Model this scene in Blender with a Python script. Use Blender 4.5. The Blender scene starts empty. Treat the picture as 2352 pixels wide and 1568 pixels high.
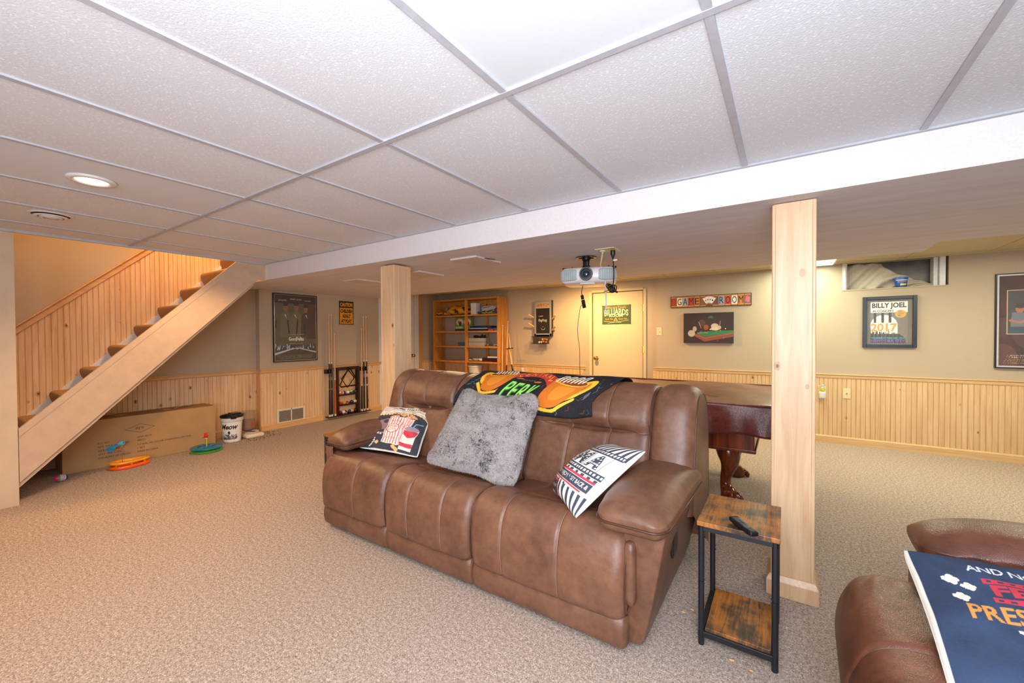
import bpy, bmesh, math, random
import numpy as np
from mathutils import Vector, Matrix
random.seed(7)
SC = bpy.context.scene
COL = SC.collection
PI = math.pi
H = 1.265            # camera height
ZC = 2.069           # tiled ceiling
ZB = 1.894           # dropped soffit
YB = 6.0             # back wall
XL = -5.8            # wall with the poster
XS = -5.9            # stair wall

# ------------------------------------------------------------------ camera
def make_camera():
    cd = bpy.data.cameras.new('camera'); cam = bpy.data.objects.new('camera', cd); COL.objects.link(cam)
    cd.sensor_width = 36; cd.lens = 36*939.24/2352; cd.clip_start = .02; cd.clip_end = 100
    pi_, ro, ya = -0.0149, -0.0049, -0.5893
    f = Vector((math.sin(ya)*math.cos(pi_), math.cos(ya)*math.cos(pi_), math.sin(pi_)))
    r = Vector((math.cos(ya), -math.sin(ya), 0)); u = r.cross(f)
    r2 = r*math.cos(ro)+u*math.sin(ro); u2 = -r*math.sin(ro)+u*math.cos(ro)
    m = Matrix((r2, u2, -f)).transposed().to_4x4(); m.translation = (0, 0, H)
    cam.matrix_world = m; SC.camera = cam
make_camera()
# ------------------------------------------------------------------ world, exposure, lights
w = bpy.data.worlds.new('world'); SC.world = w; w.use_nodes = True
w.node_tree.nodes['Background'].inputs[0].default_value = (.8, .85, 1, 1)
w.node_tree.nodes['Background'].inputs[1].default_value = .25
SC.view_settings.view_transform = 'Standard'; SC.view_settings.look = 'None'
SC.view_settings.gamma = 1; SC.view_settings.use_curve_mapping = False
SC.view_settings.exposure = 0.5

def lamp(name, kind, loc, energy, color, size=.3, rot=(0, 0, 0), sy=None, spot=None, spread=None):
    d = bpy.data.lights.new(name, kind); d.energy = energy; d.color = color
    if kind == 'AREA':
        d.size = size
        if sy: d.shape = 'RECTANGLE'; d.size_y = sy
        if spread: d.spread = spread
    else: d.shadow_soft_size = size
    if kind == 'SPOT': d.spot_size = spot; d.spot_blend = .6
    o = bpy.data.objects.new(name, d); COL.objects.link(o); o.location = loc; o.rotation_euler = rot
    return o
COOL = (.70, .82, 1.0); WARM = (1, .62, .30); WARM2 = (1, .68, .38)
lamp('flash_bounce', 'AREA', (.25, -.35, 1.30), 50, (.74, .84, 1.0), .5, (math.radians(186), 0, 0))
lamp('flash_direct', 'AREA', (.0, -.35, 1.75), 30, (.95, .96, 1.0), .9, (math.radians(72), 0, math.radians(28)))
lamp('cool_fill_behind', 'AREA', (1.2, -2.3, 1.35), 90, COOL, 2.4, (math.radians(90), 0, math.radians(6)), 1.1)  # added cool fill behind the camera, no window is modelled for it
lamp('recessed_lamp', 'SPOT', (-2.95, .555, ZC-.03), 62, WARM, .07, (0, 0, 0), spot=math.radians(150))
lamp('recessed_lamp_b', 'SPOT', (-4.1, 1.5, ZC-.02), 62, WARM, .07, (0, 0, 0), spot=math.radians(150))
lamp('warm_fill_behind', 'SPOT', (-2.95, -1.4, ZC-.02), 70, WARM, .07, (0, 0, 0), spot=math.radians(150))  # unseen warm spot added behind the camera for brightness, without a fixture
lamp('stairwell_lamp', 'POINT', (-5.3, 2.0, 3.3), 80, (1, .60, .26), .12)
lamp('back_lamp', 'SPOT', (-2.45, 5.15, ZC-.03), 135, (1, .62, .25), .07, (math.radians(14), 0, 0), spot=math.radians(165))
lamp('left_rear_fill', 'SPOT', (-4.3, 4.75, ZC-.03), 58, (1, .66, .36), .07, (math.radians(-14), math.radians(-16), 0), spot=math.radians(160))  # added spot hidden behind the soffit edge, brightens the left rear
lamp('low_fill', 'AREA', (.1, -.5, .9), 15, (.90, .92, 1.0), .8, (math.radians(105), 0, math.radians(22)))  # added low fill, tilted up to lift the soffit underside
lamp('panel_lamp', 'AREA', (.16, 5.35, ZC-.03), 18, (.96, 1, .74), .5, (0, 0, 0), 1.1)
lamp('panel_lamp_b', 'AREA', (1.6, 4.7, ZC-.03), 28, (1, .93, .68), 1.1, (0, 0, 0), .5)

# ------------------------------------------------------------------ materials
def L(c):
    if isinstance(c, str):
        c = c.lstrip('#'); c = tuple(int(c[i:i+2], 16)/255 for i in (0, 2, 4))
    elif max(c) > 1.001: c = tuple(v/255 for v in c)
    return tuple(v/12.92 if v <= .04045 else ((v+.055)/1.055)**2.4 for v in c)
def L4(c): return (*L(c), 1)
MATS = {}
class NT:
    def __init__(s, name):
        s.m = bpy.data.materials.new(name); s.m.use_nodes = True; s.t = s.m.node_tree
        s.b = s.t.nodes['Principled BSDF']
    def n(s, ty, **kw):
        nd = s.t.nodes.new(ty)
        for k, v in kw.items():
            if k.startswith('i_'): nd.inputs[k[2:]].default_value = v
            else: setattr(nd, k, v)
        return nd
    def l(s, a, b): s.t.links.new(a, b)
    def pos(s, scale=(1, 1, 1), local=False):
        if local: src = s.n('ShaderNodeTexCoord').outputs['Object']
        else: src = s.n('ShaderNodeNewGeometry').outputs['Position']
        mp = s.n('ShaderNodeMapping'); mp.inputs['Scale'].default_value = scale
        s.l(src, mp.inputs['Vector']); return mp.outputs[0]
    def noise(s, vec, scale, detail=3, rough=.5, dist=0):
        nd = s.n('ShaderNodeTexNoise'); nd.inputs['Scale'].default_value = scale; nd.inputs['Detail'].default_value = detail
        nd.inputs['Roughness'].default_value = rough; nd.inputs['Distortion'].default_value = dist
        s.l(vec, nd.inputs['Vector']); return nd.outputs['Fac']
    def ramp(s, fac, stops):
        nd = s.n('ShaderNodeValToRGB'); e = nd.color_ramp.elements
        while len(e) < len(stops): e.new(.5)
        for k, (p, c) in enumerate(stops):
            e[k].position = p; e[k].color = L4(c) if not isinstance(c, (int, float)) else (c, c, c, 1)
        s.l(fac, nd.inputs[0]); return nd.outputs[0]
    def mix(s, fac, a, b, mode='MIX'):
        nd = s.n('ShaderNodeMix', data_type='RGBA', blend_type=mode)
        for i, v in ((0, fac), (6, a), (7, b)):
            if hasattr(v, 'links'): s.l(v, nd.inputs[i])
            elif isinstance(v, (int, float)): nd.inputs[i].default_value = v
            else: nd.inputs[i].default_value = L4(v)
        return nd.outputs[2]
    def bump(s, h, strength=.3, dist=.01):
        nd = s.n('ShaderNodeBump'); nd.inputs['Strength'].default_value = strength; nd.inputs['Distance'].default_value = dist
        s.l(h, nd.inputs['Height']); s.l(nd.outputs[0], s.b.inputs['Normal'])
    def math(s, op, a, b=0.0):
        nd = s.n('ShaderNodeMath', operation=op)
        for i, v in enumerate((a, b)):
            if hasattr(v, 'links'): s.l(v, nd.inputs[i])
            else: nd.inputs[i].default_value = v
        return nd.outputs[0]
    def done(s, col=None, rough=.5, metal=0, spec=.5, alpha=None):
        if col is not None:
            if hasattr(col, 'links'): s.l(col, s.b.inputs['Base Color'])
            else: s.b.inputs['Base Color'].default_value = L4(col)
        s.b.inputs['Roughness'].default_value = rough; s.b.inputs['Metallic'].default_value = metal
        s.b.inputs['Specular IOR Level'].default_value = spec
        return s.m
def plain(name, col, rough=.5, metal=0, spec=.5, var=.06, scale=30, bump=0, local=True):
    """single colour with a little procedural mottling"""
    if name in MATS: return MATS[name]
    t = NT(name); c = np.array(L(col))
    f = t.noise(t.pos(local=local), scale, 3)
    nd = t.n('ShaderNodeValToRGB'); e = nd.color_ramp.elements
    e[0].position = .3; e[1].position = .7
    e[0].color = (*np.clip(c*(1-var), 0, 1), 1); e[1].color = (*np.clip(c*(1+var), 0, 1), 1)
    t.l(f, nd.inputs[0])
    if bump: t.bump(f, bump, .004)
    MATS[name] = t.done(nd.outputs[0], rough, metal, spec); return MATS[name]
def emit(name, col, strength):
    t = NT(name); t.b.inputs['Emission Color'].default_value = L4(col); t.b.inputs['Emission Strength'].default_value = strength
    MATS[name] = t.done(col, .5); return MATS[name]
def wood(name, c0, c1, axis=2, scale=8, knots=0, rough=.45, local=False, board=None, boardaxis=0, grain=14., spec=.4, flat=None):
    if name in MATS: return MATS[name]
    t = NT(name); sc = [grain]*3; sc[axis] = grain*.06
    v = t.pos(tuple(sc), local)
    f = t.noise(v, scale/4, 5, .6, .8)
    col = t.ramp(f, [(.3, c0), (.7, c1)])
    if board:
        sp = t.n('ShaderNodeSeparateXYZ'); t.l(t.pos((1, 1, 1), local), sp.inputs[0])
        q = t.math('FLOOR', t.math('DIVIDE', sp.outputs[boardaxis], board))
        wn = t.n('ShaderNodeTexWhiteNoise', noise_dimensions='1D'); t.l(q, wn.inputs['W'])
        col = t.mix(t.math('MULTIPLY', wn.outputs['Value'], .22), col, c0)
    if knots:
        ks = [1]*3; ks[axis] = .6
        if flat is not None: ks[flat] = 0
        vv = t.n('ShaderNodeTexVoronoi'); vv.inputs['Scale'].default_value = knots; t.l(t.pos(tuple(ks), local), vv.inputs['Vector'])
        sep = t.n('ShaderNodeSeparateColor'); t.l(vv.outputs['Color'], sep.inputs[0])
        thr = t.math('ADD', t.math('MULTIPLY', sep.outputs[0], .075), .03)
        k = t.math('LESS_THAN', vv.outputs['Distance'], thr)
        ring = t.math('LESS_THAN', vv.outputs['Distance'], t.math('MULTIPLY', thr, 1.9))
        on = t.math('GREATER_THAN', sep.outputs[1], .45)
        col = t.mix(t.math('MULTIPLY', t.math('MULTIPLY', ring, on), .5), col, '#a5703c')
        col = t.mix(t.math('MULTIPLY', t.math('MULTIPLY', k, on), .8), col, '#4a2f1c')
    MATS[name] = t.done(col, rough, 0, spec); return MATS[name]

def mk_carpet():
    t = NT('carpet'); p = t.pos()
    a = t.noise(p, 150, 4, .8); a2 = t.noise(p, 62, 3, .7); b = t.noise(p, 2.2, 3); c = t.noise(p, 240, 2, .7)
    f = t.math('ADD', t.math('ADD', t.math('MULTIPLY', a, .5), t.math('MULTIPLY', c, .25)), t.math('MULTIPLY', a2, .25))
    col = t.ramp(f, [(.37, '#54463c'), (.455, '#948272'), (.53, '#bbab9e'), (.62, '#ece1d8')])
    col = t.mix(t.math('MULTIPLY', b, .16), col, '#a08c7a')
    t.bump(t.math('ADD', t.math('MULTIPLY', c, .7), t.math('MULTIPLY', a, .3)), .55, .006); return t.done(col, .95, 0, .1)
def mk_tile(speck=True):
    t = NT('ceiling_tile' if speck else 'smooth_ceiling_tile'); p = t.pos()
    if speck:
        v = t.n('ShaderNodeTexVoronoi'); v.inputs['Scale'].default_value = 70; t.l(p, v.inputs['Vector'])
        n = t.noise(p, 45, 3, .7)
        d = t.math('LESS_THAN', v.outputs['Distance'], t.math('MULTIPLY', n, .55))
        col = t.mix(t.math('MULTIPLY', d, .6), '#dbdde1', '#f3f4f7')
        n2 = t.noise(p, 160, 2); col = t.mix(t.math('MULTIPLY', n2, .18), col, '#c9cacd')
        t.bump(t.math('ADD', d, n2), .35, .003)
    else:
        n = t.noise(p, 60, 3); col = t.mix(n, '#dadce0', '#d4d6da')
    return t.done(col, .9, 0, .15)
def mk_paint(name, c, streak=False, bumpy=.15):
    t = NT(name); p = t.pos((1, 6, 6) if streak else (1, 1, 1))
    n = t.noise(p, 2.2 if streak else 120, 4, .6); cc = np.array(L(c))
    nd = t.n('ShaderNodeValToRGB'); e = nd.color_ramp.elements; e[0].position = .3; e[1].position = .7
    k = .07 if streak else .05
    e[0].color = (*np.clip(cc*(1-k), 0, 1), 1); e[1].color = (*np.clip(cc*(1+k), 0, 1), 1); t.l(n, nd.inputs[0])
    t.bump(t.noise(t.pos(), 220, 3), bumpy, .002)
    return t.done(nd.outputs[0], .7, 0, .25)
def mk_leather(name, c0, c1, c2, rough=.38):
    t = NT(name); p = t.pos()
    a = t.noise(p, 5.5, 5, .62, .3); b = t.noise(p, 28, 4, .6)
    f = t.math('ADD', t.math('MULTIPLY', a, .6), t.math('MULTIPLY', b, .4))
    col = t.ramp(f, [(.33, c0), (.5, c1), (.68, c2)])
    v = t.n('ShaderNodeTexVoronoi', feature='DISTANCE_TO_EDGE'); v.inputs['Scale'].default_value = 260; t.l(p, v.inputs['Vector'])
    wr = t.noise(t.pos((1, 1, 1)), 14, 4, .6, .6)
    t.bump(t.math('ADD', t.math('MULTIPLY', v.outputs['Distance'], .5), t.math('MULTIPLY', wr, 1.2)), .22, .008)
    sp = t.noise(p, 340, 1); scuff = t.math('GREATER_THAN', sp, .80)
    col = t.mix(t.math('MULTIPLY', scuff, .3), col, '#b89a84')
    return t.done(col, rough, 0, .5)
def mk_rustic():
    t = NT('rustic_board'); p = t.pos((26, 1.6, 10))
    a = t.noise(p, 3.2, 6, .75, .5); b = t.noise(t.pos(), 9, 4, .6)
    f = t.math('ADD', t.math('MULTIPLY', a, .45), t.math('MULTIPLY', b, .55))
    col = t.ramp(f, [(.38, '#2c241d'), (.46, '#5a4029'), (.53, '#9a5f26'), (.66, '#c07c34')])
    return t.done(col, .35, 0, .5)
def mk_fur():
    t = NT('grey_fur'); p = t.pos()
    a = t.noise(p, 9, 4, .6, .8); c = t.noise(p, 60, 5, .75, 1.6); d = t.noise(p, 230, 3, .7)
    f = t.math('ADD', t.math('ADD', t.math('MULTIPLY', a, .28), t.math('MULTIPLY', c, .52)), t.math('MULTIPLY', d, .20))
    col = t.ramp(f, [(.39, '#3c3a42'), (.435, '#a39a96'), (.48, '#d8cec8'), (.62, '#f2e9e3')])
    t.bump(t.math('ADD', c, d), .8, .02); return t.done(col, .9, 0, .15)
def mk_glass(name='clear_glass', tint='#ffffff', rough=.02, alpha=.12):
    t = NT(name); t.b.inputs['Alpha'].default_value = alpha; return t.done(tint, rough, 0, .5)
def mk_attr(name, rough=.6, spec=.3):
    t = NT(name); a = t.n('ShaderNodeVertexColor', layer_name='Col')
    n = t.noise(t.pos(local=True), 150, 3); col = t.mix(t.math('MULTIPLY', n, .10), a.outputs[0], '#8a857e')
    return t.done(col, rough, 0, spec)
M = dict(
    carpet=mk_carpet(), tile=mk_tile(), tile2=mk_tile(False),
    grid=plain('ceiling_grid_metal', '#b2b2b8', .5, local=False), wall=mk_paint('taupe_wall_paint', '#b8a68e'),
    door=mk_paint('door_paint', '#cdbb9a', False, .05), soffit=mk_paint('soffit_paint', '#d8d4d8', True),
    fascia=mk_paint('beam_paint', '#dcd5d4'), backc=mk_paint('back_ceiling_tile', '#cfc3a0'),
    string=mk_paint('stringer_paint', '#c5aa90', True), white=plain('white_paint', '#dedad6', .5),
    beadL=wood('pine_beadboard_left', '#d2a67a', '#ebcaa0', 2, 9, 12, .45, False, .083, 1, flat=0),
    beadB=wood('pine_beadboard_back', '#cda571', '#e3c394', 2, 9, 12, .45, False, .083, 0, flat=1),
    trimY=wood('pine_trim_left', '#c99763', '#e2b57f', 1, 9, 0), trimX=wood('pine_trim_back', '#c9a06b', '#e0bc88', 0, 9, 0),
    post=wood('pine_post', '#c9a077', '#e0bf96', 2, 9, 11, .35, flat=1), shelf=wood('shelf_pine', '#b8772f', '#d49246', 2, 9, 6, .4),
    leather=mk_leather('brown_leather', '#583a2a', '#704b37', '#825a43'), leather2=mk_leather('red_brown_leather', '#46281c', '#653b2a', '#7c4c3b', .33),
    thread=plain('seam_thread', '#94705a', .6), pipe=plain('dark_piping', '#4c2e1f', .4), cover=mk_leather('oxblood_vinyl', '#431a16', '#5e2a22', '#74382c', .22),
    covertop=mk_leather('brown_vinyl', '#6e4230', '#8a5a42', '#a5765c', .2),
    rust=mk_rustic(), fur=mk_fur(), blackm=plain('black_metal', '#26272b', .4, .3), black=plain('black_plastic', '#151517', .35),
    mahog=wood('mahogany', '#3b140b', '#7c3416', 2, 9, 0, .18, False, spec=.6), rackw=wood('dark_cherry', '#1e0a08', '#3a1510', 2, 9, 0, .3),
    glass=mk_glass(), pglass=mk_glass('picture_glass', '#ffffff', .03, .025), brass=plain('brass', '#c79a3c', .2, 1),
    card=plain('cardboard', '#b08c60', .8, 0, .2, .05, 8), cardtop=plain('cardboard_top', '#a07a50', .8, 0, .2, .05, 8),
    ink=plain('printing_ink', '#3e3024', .8), fabric=mk_attr('printed_fabric', .85, .1), printed=mk_attr('printed_paper', .45, .3),
    cream=plain('cream_cloth', '#e6e1d6', .9, 0, .1), ivory=plain('ivory_plastic', '#dccb9c', .4), chrome=plain('chrome', '#c8c8cc', .15, 1),
    projw=plain('pearl_plastic', '#e9e2de', .2, 0, .6, .02), grille=plain('grey_grille', '#aeb6b4', .4), offw=plain('offwhite_plastic', '#d9d4cb', .4),
    cue=wood('maple_cue', '#c99b6c', '#e6c39a', 2, 9, 0, .25), kib=plain('brown_kibble', '#7a4a24', .9, 0, .2, .4, 200), )
M['seam'] = M['thread']

# ------------------------------------------------------------------ mesh helpers
class MB:
    def __init__(s): s.v = []; s.f = []; s.mi = []; s.cur = 0; s.seg = []
    def each(s, name, mats, parent=None, smooth=35, bevel=0):
        """every added shape becomes a part of its own"""
        E = s.seg+[(len(s.v), len(s.f))]
        for (a, fa), (b, fb) in zip(E[:-1], E[1:]):
            q = MB(); q.v = s.v[a:b]; q.f = [tuple(i-a for i in f) for f in s.f[fa:fb]]; q.mi = s.mi[fa:fb]; q.build(name, mats, parent, smooth, bevel)
    def add(s, V, F, mi=None):
        s.seg.append((len(s.v), len(s.f))); o = len(s.v); s.v += [tuple(map(float, p)) for p in V]
        s.f += [tuple(i+o for i in f) for f in F]; s.mi += [s.cur if mi is None else mi]*len(F); return s
    def box(s, x0, x1, y0, y1, z0, z1, mi=None, mat=None):
        V = [(x0, y0, z0), (x1, y0, z0), (x1, y1, z0), (x0, y1, z0), (x0, y0, z1), (x1, y0, z1), (x1, y1, z1), (x0, y1, z1)]
        if mat is not None: V = [mat @ Vector(p) for p in V]
        return s.add(V, [(0, 3, 2, 1), (4, 5, 6, 7), (0, 1, 5, 4), (1, 2, 6, 5), (2, 3, 7, 6), (3, 0, 4, 7)], mi)
    def tube(s, P, r, n=8, mi=None, cap=True):
        P = [Vector(p) for p in P]; R = r if isinstance(r, (list, tuple)) else [r]*len(P); V = []; F = []
        d0 = (P[1]-P[0]).normalized(); up = Vector((0, 0, 1)) if abs(d0.z) < .9 else Vector((1, 0, 0))
        a = d0.cross(up).normalized()
        for i, p in enumerate(P):
            d = (P[min(i+1, len(P)-1)]-P[max(i-1, 0)]).normalized()
            a = (a-d*a.dot(d)).normalized(); b = d.cross(a)
            for k in range(n):
                t = 2*PI*k/n; V.append(p+(a*math.cos(t)+b*math.sin(t))*R[i])
        for i in range(len(P)-1):
            for k in range(n): F.append((i*n+k, i*n+(k+1) % n, (i+1)*n+(k+1) % n, (i+1)*n+k))
        if cap: F.append(tuple(range(n))[::-1]); F.append(tuple((len(P)-1)*n+k for k in range(n)))
        return s.add(V, F, mi)
    def lathe(s, prof, c=(0, 0, 0), n=24, axis='z', mi=None, mat=None, sx=1, sy=1):
        V = []; F = []
        for r, h in prof:
            for k in range(n):
                t = 2*PI*k/n; a, b = r*math.cos(t)*sx, r*math.sin(t)*sy
                p = {'z': (a, b, h), 'y': (a, h, -b), 'x': (h, a, b)}[axis]
                p = Vector(p)
                if mat is not None: p = mat @ p
                V.append((p[0]+c[0], p[1]+c[1], p[2]+c[2]))
        m = len(prof)
        for i in range(m-1):
            for k in range(n): F.append((i*n+k, i*n+(k+1) % n, (i+1)*n+(k+1) % n, (i+1)*n+k))
        F.append(tuple(range(n))[::-1]); F.append(tuple((m-1)*n+k for k in range(n)))
        return s.add(V, F, mi)
    def prism(s, poly, vec, mi=None):
        n = len(poly); vec = Vector(vec); V = [Vector(p) for p in poly]; V += [p+vec for p in V]
        F = [tuple(range(n))[::-1], tuple(range(n, 2*n))]+[(i, (i+1) % n, n+(i+1) % n, n+i) for i in range(n)]
        return s.add(V, F, mi)
    def grid(s, fn, nu, nv, mi=None, wrapu=False):
        V = [fn(i/(nu-1 if not wrapu else nu), j/(nv-1)) for j in range(nv) for i in range(nu)]; F = []
        for j in range(nv-1):
            for i in range(nu if wrapu else nu-1):
                F.append((j*nu+i, j*nu+(i+1) % nu, (j+1)*nu+(i+1) % nu, (j+1)*nu+i))
        return s.add(V, F, mi)
    def sphere(s, c, r, nu=20, nv=12, mi=None, sc=(1, 1, 1)):
        return s.lathe([(max(1e-4, r*math.sin(PI*k/nv)), -r*math.cos(PI*k/nv)) for k in range(nv+1)], (0, 0, 0), nu, 'z', mi,
                       Matrix.Translation(c) @ Matrix.Diagonal((*sc, 1)))
    def rbox(s, c, h, r, n=8, deform=None, mi=None):
        """rounded box: centre, half sizes, radius, segments per face"""
        idx = {}; V = []; F = []; h = Vector(h); c = Vector(c)
        core = Vector([max(x-r, 0) for x in h])
        def q(t, k):   # concentrate samples at the rounding
            x = -1+2*t; return x*h[k]
        def vert(p):
            key = tuple(round(x, 6) for x in p)
            if key in idx: return idx[key]
            cp = Vector([max(-core[k], min(core[k], p[k])) for k in range(3)]); d = p-cp
            if d.length > 1e-9: p2 = cp+d.normalized()*r
            else: p2 = p
            if deform: p2 = Vector(deform(p2))
            idx[key] = len(V); V.append(p2+c); return idx[key]
        for ax in range(3):
            for sg in (-1, 1):
                a, b = (ax+1) % 3, (ax+2) % 3
                for i in range(n):
                    for j in range(n):
                        ps = []
                        for di, dj in ((0, 0), (1, 0), (1, 1), (0, 1)):
                            p = Vector((0, 0, 0)); p[ax] = sg*h[ax]; p[a] = q((i+di)/n, a); p[b] = q((j+dj)/n, b); ps.append(vert(p))
                        F.append(tuple(ps) if sg > 0 else tuple(ps[::-1]))
        return s.add(V, F, mi)
    def build(s, name, mats, parent=None, smooth=35, bevel=0, **kw):
        if not isinstance(mats, (list, tuple)): mats = [mats]
        me = bpy.data.meshes.new(name); V = np.array(s.v, dtype=float)
        if parent is None:
            o3 = Vector(((V[:, 0].min()+V[:, 0].max())/2, (V[:, 1].min()+V[:, 1].max())/2, V[:, 2].min()))
        elif parent.type == 'EMPTY': o3 = parent.location.copy()
        else: o3 = Vector(parent['org'])
        me.from_pydata([tuple(p) for p in (V-np.array(o3))], [], s.f)
        for m in mats: me.materials.append(m)
        me.polygons.foreach_set('material_index', s.mi)
        me.validate(); me.update()
        if smooth:
            me.polygons.foreach_set('use_smooth', [True]*len(me.polygons))
            if smooth < 180: me.set_sharp_from_angle(angle=math.radians(smooth))
        o = bpy.data.objects.new(name, me); COL.objects.link(o)
        if parent is None: o.location = o3
        else: o.parent = parent
        o['org'] = tuple(o3)
        if bevel:
            b = o.modifiers.new('bevel', 'BEVEL'); b.width = bevel; b.segments = 2; b.limit_method = 'ANGLE'; b.angle_limit = math.radians(40)
        for k, v in kw.items(): o[k] = v
        return o
def tag(o, label, cat, group=None, kind=None):
    o['label'] = label; o['category'] = cat
    if group: o['group'] = group
    if kind: o['kind'] = kind
    return o
def thing(name, loc, label, cat, group=None):
    o = bpy.data.objects.new(name, None); COL.objects.link(o); o.location = loc; o.empty_display_size = .1
    return tag(o, label, cat, group)
def struct(o, label=None):
    o['kind'] = 'structure'
    if label: o['label'] = label
    return o
def copy_tree(o, loc=None, parent=None):
    c = o.copy(); COL.objects.link(c)
    if parent: c.parent = parent
    if loc is not None: c.location = loc
    for ch in list(o.children): copy_tree(ch, None, c)
    return c
def cat_rom(P, n=8):
    P = [np.array(p, float) for p in P]; out = []
    Q = [2*P[0]-P[1]]+P+[2*P[-1]-P[-2]]
    for i in range(1, len(Q)-2):
        for k in range(n):
            t = k/n; a, b, c, d = Q[i-1:i+3]
            out.append(.5*((2*b)+(-a+c)*t+(2*a-5*b+4*c-d)*t*t+(-a+3*b-3*c+d)*t**3))
    out.append(P[-1]); return np.array(out)

# ------------------------------------------------------------------ printed artwork
_TC = {}
def glyphs(txt, bold=0.0, shear=0.0):
    """text as triangles, box normalised to 0..1 x 0..1 (caps)"""
    key = (txt, bold, shear)
    if key in _TC: return _TC[key]
    c = bpy.data.curves.new('t', 'FONT'); c.body = txt; c.offset = bold; c.shear = shear; c.resolution_u = 3
    o = bpy.data.objects.new('t', c); COL.objects.link(o)
    dg = bpy.context.evaluated_depsgraph_get(); ev = o.evaluated_get(dg); me = ev.to_mesh()
    V = np.array([v.co[:2] for v in me.vertices]).reshape(-1, 2); me.calc_loop_triangles()
    T = np.array([t.vertices[:] for t in me.loop_triangles]).reshape(-1, 3)
    ev.to_mesh_clear(); bpy.data.objects.remove(o); bpy.data.curves.remove(c)
    mn, mx = V.min(0), V.max(0); asp = (mx-mn)[0]/max(1e-6, (mx-mn)[1]); V = (V-mn)/(mx-mn)
    _TC[key] = (V, T, asp); return _TC[key]
class Art:
    """a picture drawn in vector shapes, kept as vertex colours; u right, v up, units 0..W,0..Hh"""
    def __init__(s, W, Hh, res, bg):
        s.W, s.H, s.r = W, Hh, res; s.nx = int(W*res)+1; s.ny = int(Hh*res)+1
        s.a = np.zeros((s.ny, s.nx, 3)); s.a[:] = L(bg)
        s.Y, s.X = np.mgrid[0:s.ny, 0:s.nx]; s.X = s.X/res; s.Y = s.Y/res
    def rect(s, x0, y0, x1, y1, c): s.a[(s.X >= x0) & (s.X <= x1) & (s.Y >= y0) & (s.Y <= y1)] = L(c)
    def ell(s, x, y, rx, ry, c, rot=0):
        dx, dy = s.X-x, s.Y-y; a = dx*math.cos(rot)+dy*math.sin(rot); b = -dx*math.sin(rot)+dy*math.cos(rot)
        s.a[(a/rx)**2+(b/ry)**2 <= 1] = L(c)
    def ring(s, x, y, rx, ry, t, c):
        q = np.sqrt(((s.X-x)/rx)**2+((s.Y-y)/ry)**2); s.a[(q <= 1) & (q >= 1-t)] = L(c)
    def poly(s, P, c):
        ins = np.zeros(s.X.shape, bool); n = len(P)
        for i in range(n):
            (x1, y1), (x2, y2) = P[i], P[(i+1) % n]
            if y1 == y2: continue
            cnd = ((y1 > s.Y) != (y2 > s.Y)) & (s.X < (x2-x1)*(s.Y-y1)/(y2-y1)+x1); ins ^= cnd
        s.a[ins] = L(c)
    def line(s, P, t, c):
        for (x1, y1), (x2, y2) in zip(P[:-1], P[1:]):
            d = np.array([x2-x1, y2-y1]); l = (d@d) or 1e-9
            k = np.clip(((s.X-x1)*d[0]+(s.Y-y1)*d[1])/l, 0, 1)
            s.a[(s.X-x1-k*d[0])**2+(s.Y-y1-k*d[1])**2 <= (t/2)**2] = L(c)
    def text(s, txt, x, y, w, h, c, bold=0, rot=0, warp=None, shear=0, outline=None):
        V, T, asp = glyphs(txt, bold, shear); P = V*np.array([w, h])
        if warp: P = np.array([warp(p[0], p[1]) for p in P])
        cr, sr = math.cos(rot), math.sin(rot); P = P@np.array([[cr, sr], [-sr, cr]])+np.array([x, y])
        lc = L(c)
        for t in T:
            A, B, Cc = P[t]; x0 = max(0, int(min(A[0], B[0], Cc[0])*s.r)-1); x1 = min(s.nx, int(max(A[0], B[0], Cc[0])*s.r)+2)
            y0 = max(0, int(min(A[1], B[1], Cc[1])*s.r)-1); y1 = min(s.ny, int(max(A[1], B[1], Cc[1])*s.r)+2)
            if x1 <= x0 or y1 <= y0: continue
            X = s.X[y0:y1, x0:x1]; Y = s.Y[y0:y1, x0:x1]
            d = (B[1]-Cc[1])*(A[0]-Cc[0])+(Cc[0]-B[0])*(A[1]-Cc[1])
            if abs(d) < 1e-12: continue
            a = ((B[1]-Cc[1])*(X-Cc[0])+(Cc[0]-B[0])*(Y-Cc[1]))/d; b = ((Cc[1]-A[1])*(X-Cc[0])+(A[0]-Cc[0])*(Y-Cc[1]))/d
            e = -.02; s.a[y0:y1, x0:x1][(a >= e) & (b >= e) & (a+b <= 1-e)] = lc
    def sheet(s, fn, name, mat, parent=None, back=None, thick=.001, smooth=180):
        """fn(u,v)->point (arrays ok); returns mesh object carrying the colours"""
        U = s.X/s.W; V = s.Y/s.H; P = fn(U.ravel(), V.ravel()); me = bpy.data.meshes.new(name)
        nx, ny = s.nx, s.ny; i = np.arange(nx*ny).reshape(ny, nx)
        F = np.stack([i[:-1, :-1], i[:-1, 1:], i[1:, 1:], i[1:, :-1]], -1).reshape(-1, 4)
        colr = s.a.reshape(-1, 3)
        if back is not None:
            P2 = back(U.ravel(), V.ravel()); n = len(P); P = np.vstack([P, P2]); F = np.vstack([F, F[:, ::-1]+n])
            b = np.concatenate([i[0, :], i[1:, -1], i[-1, -2::-1], i[-2:0:-1, 0]]); b2 = np.roll(b, -1)
            F = np.vstack([F, np.stack([b, b+n, b2+n, b2], -1)])
            colr = np.vstack([colr, np.tile(L(s.backcol if hasattr(s, 'backcol') else '#e6e1d6'), (n, 1))])
        if parent is None: o3 = np.array([P[:, 0].mean(), P[:, 1].mean(), P[:, 2].min()])
        elif parent.type == 'EMPTY': o3 = np.array(parent.location)
        else: o3 = np.array(parent['org'])
        me.from_pydata((P-o3).tolist(), [], F.tolist()); me.materials.append(mat)
        at = me.color_attributes.new('Col', 'FLOAT_COLOR', 'POINT')
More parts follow.
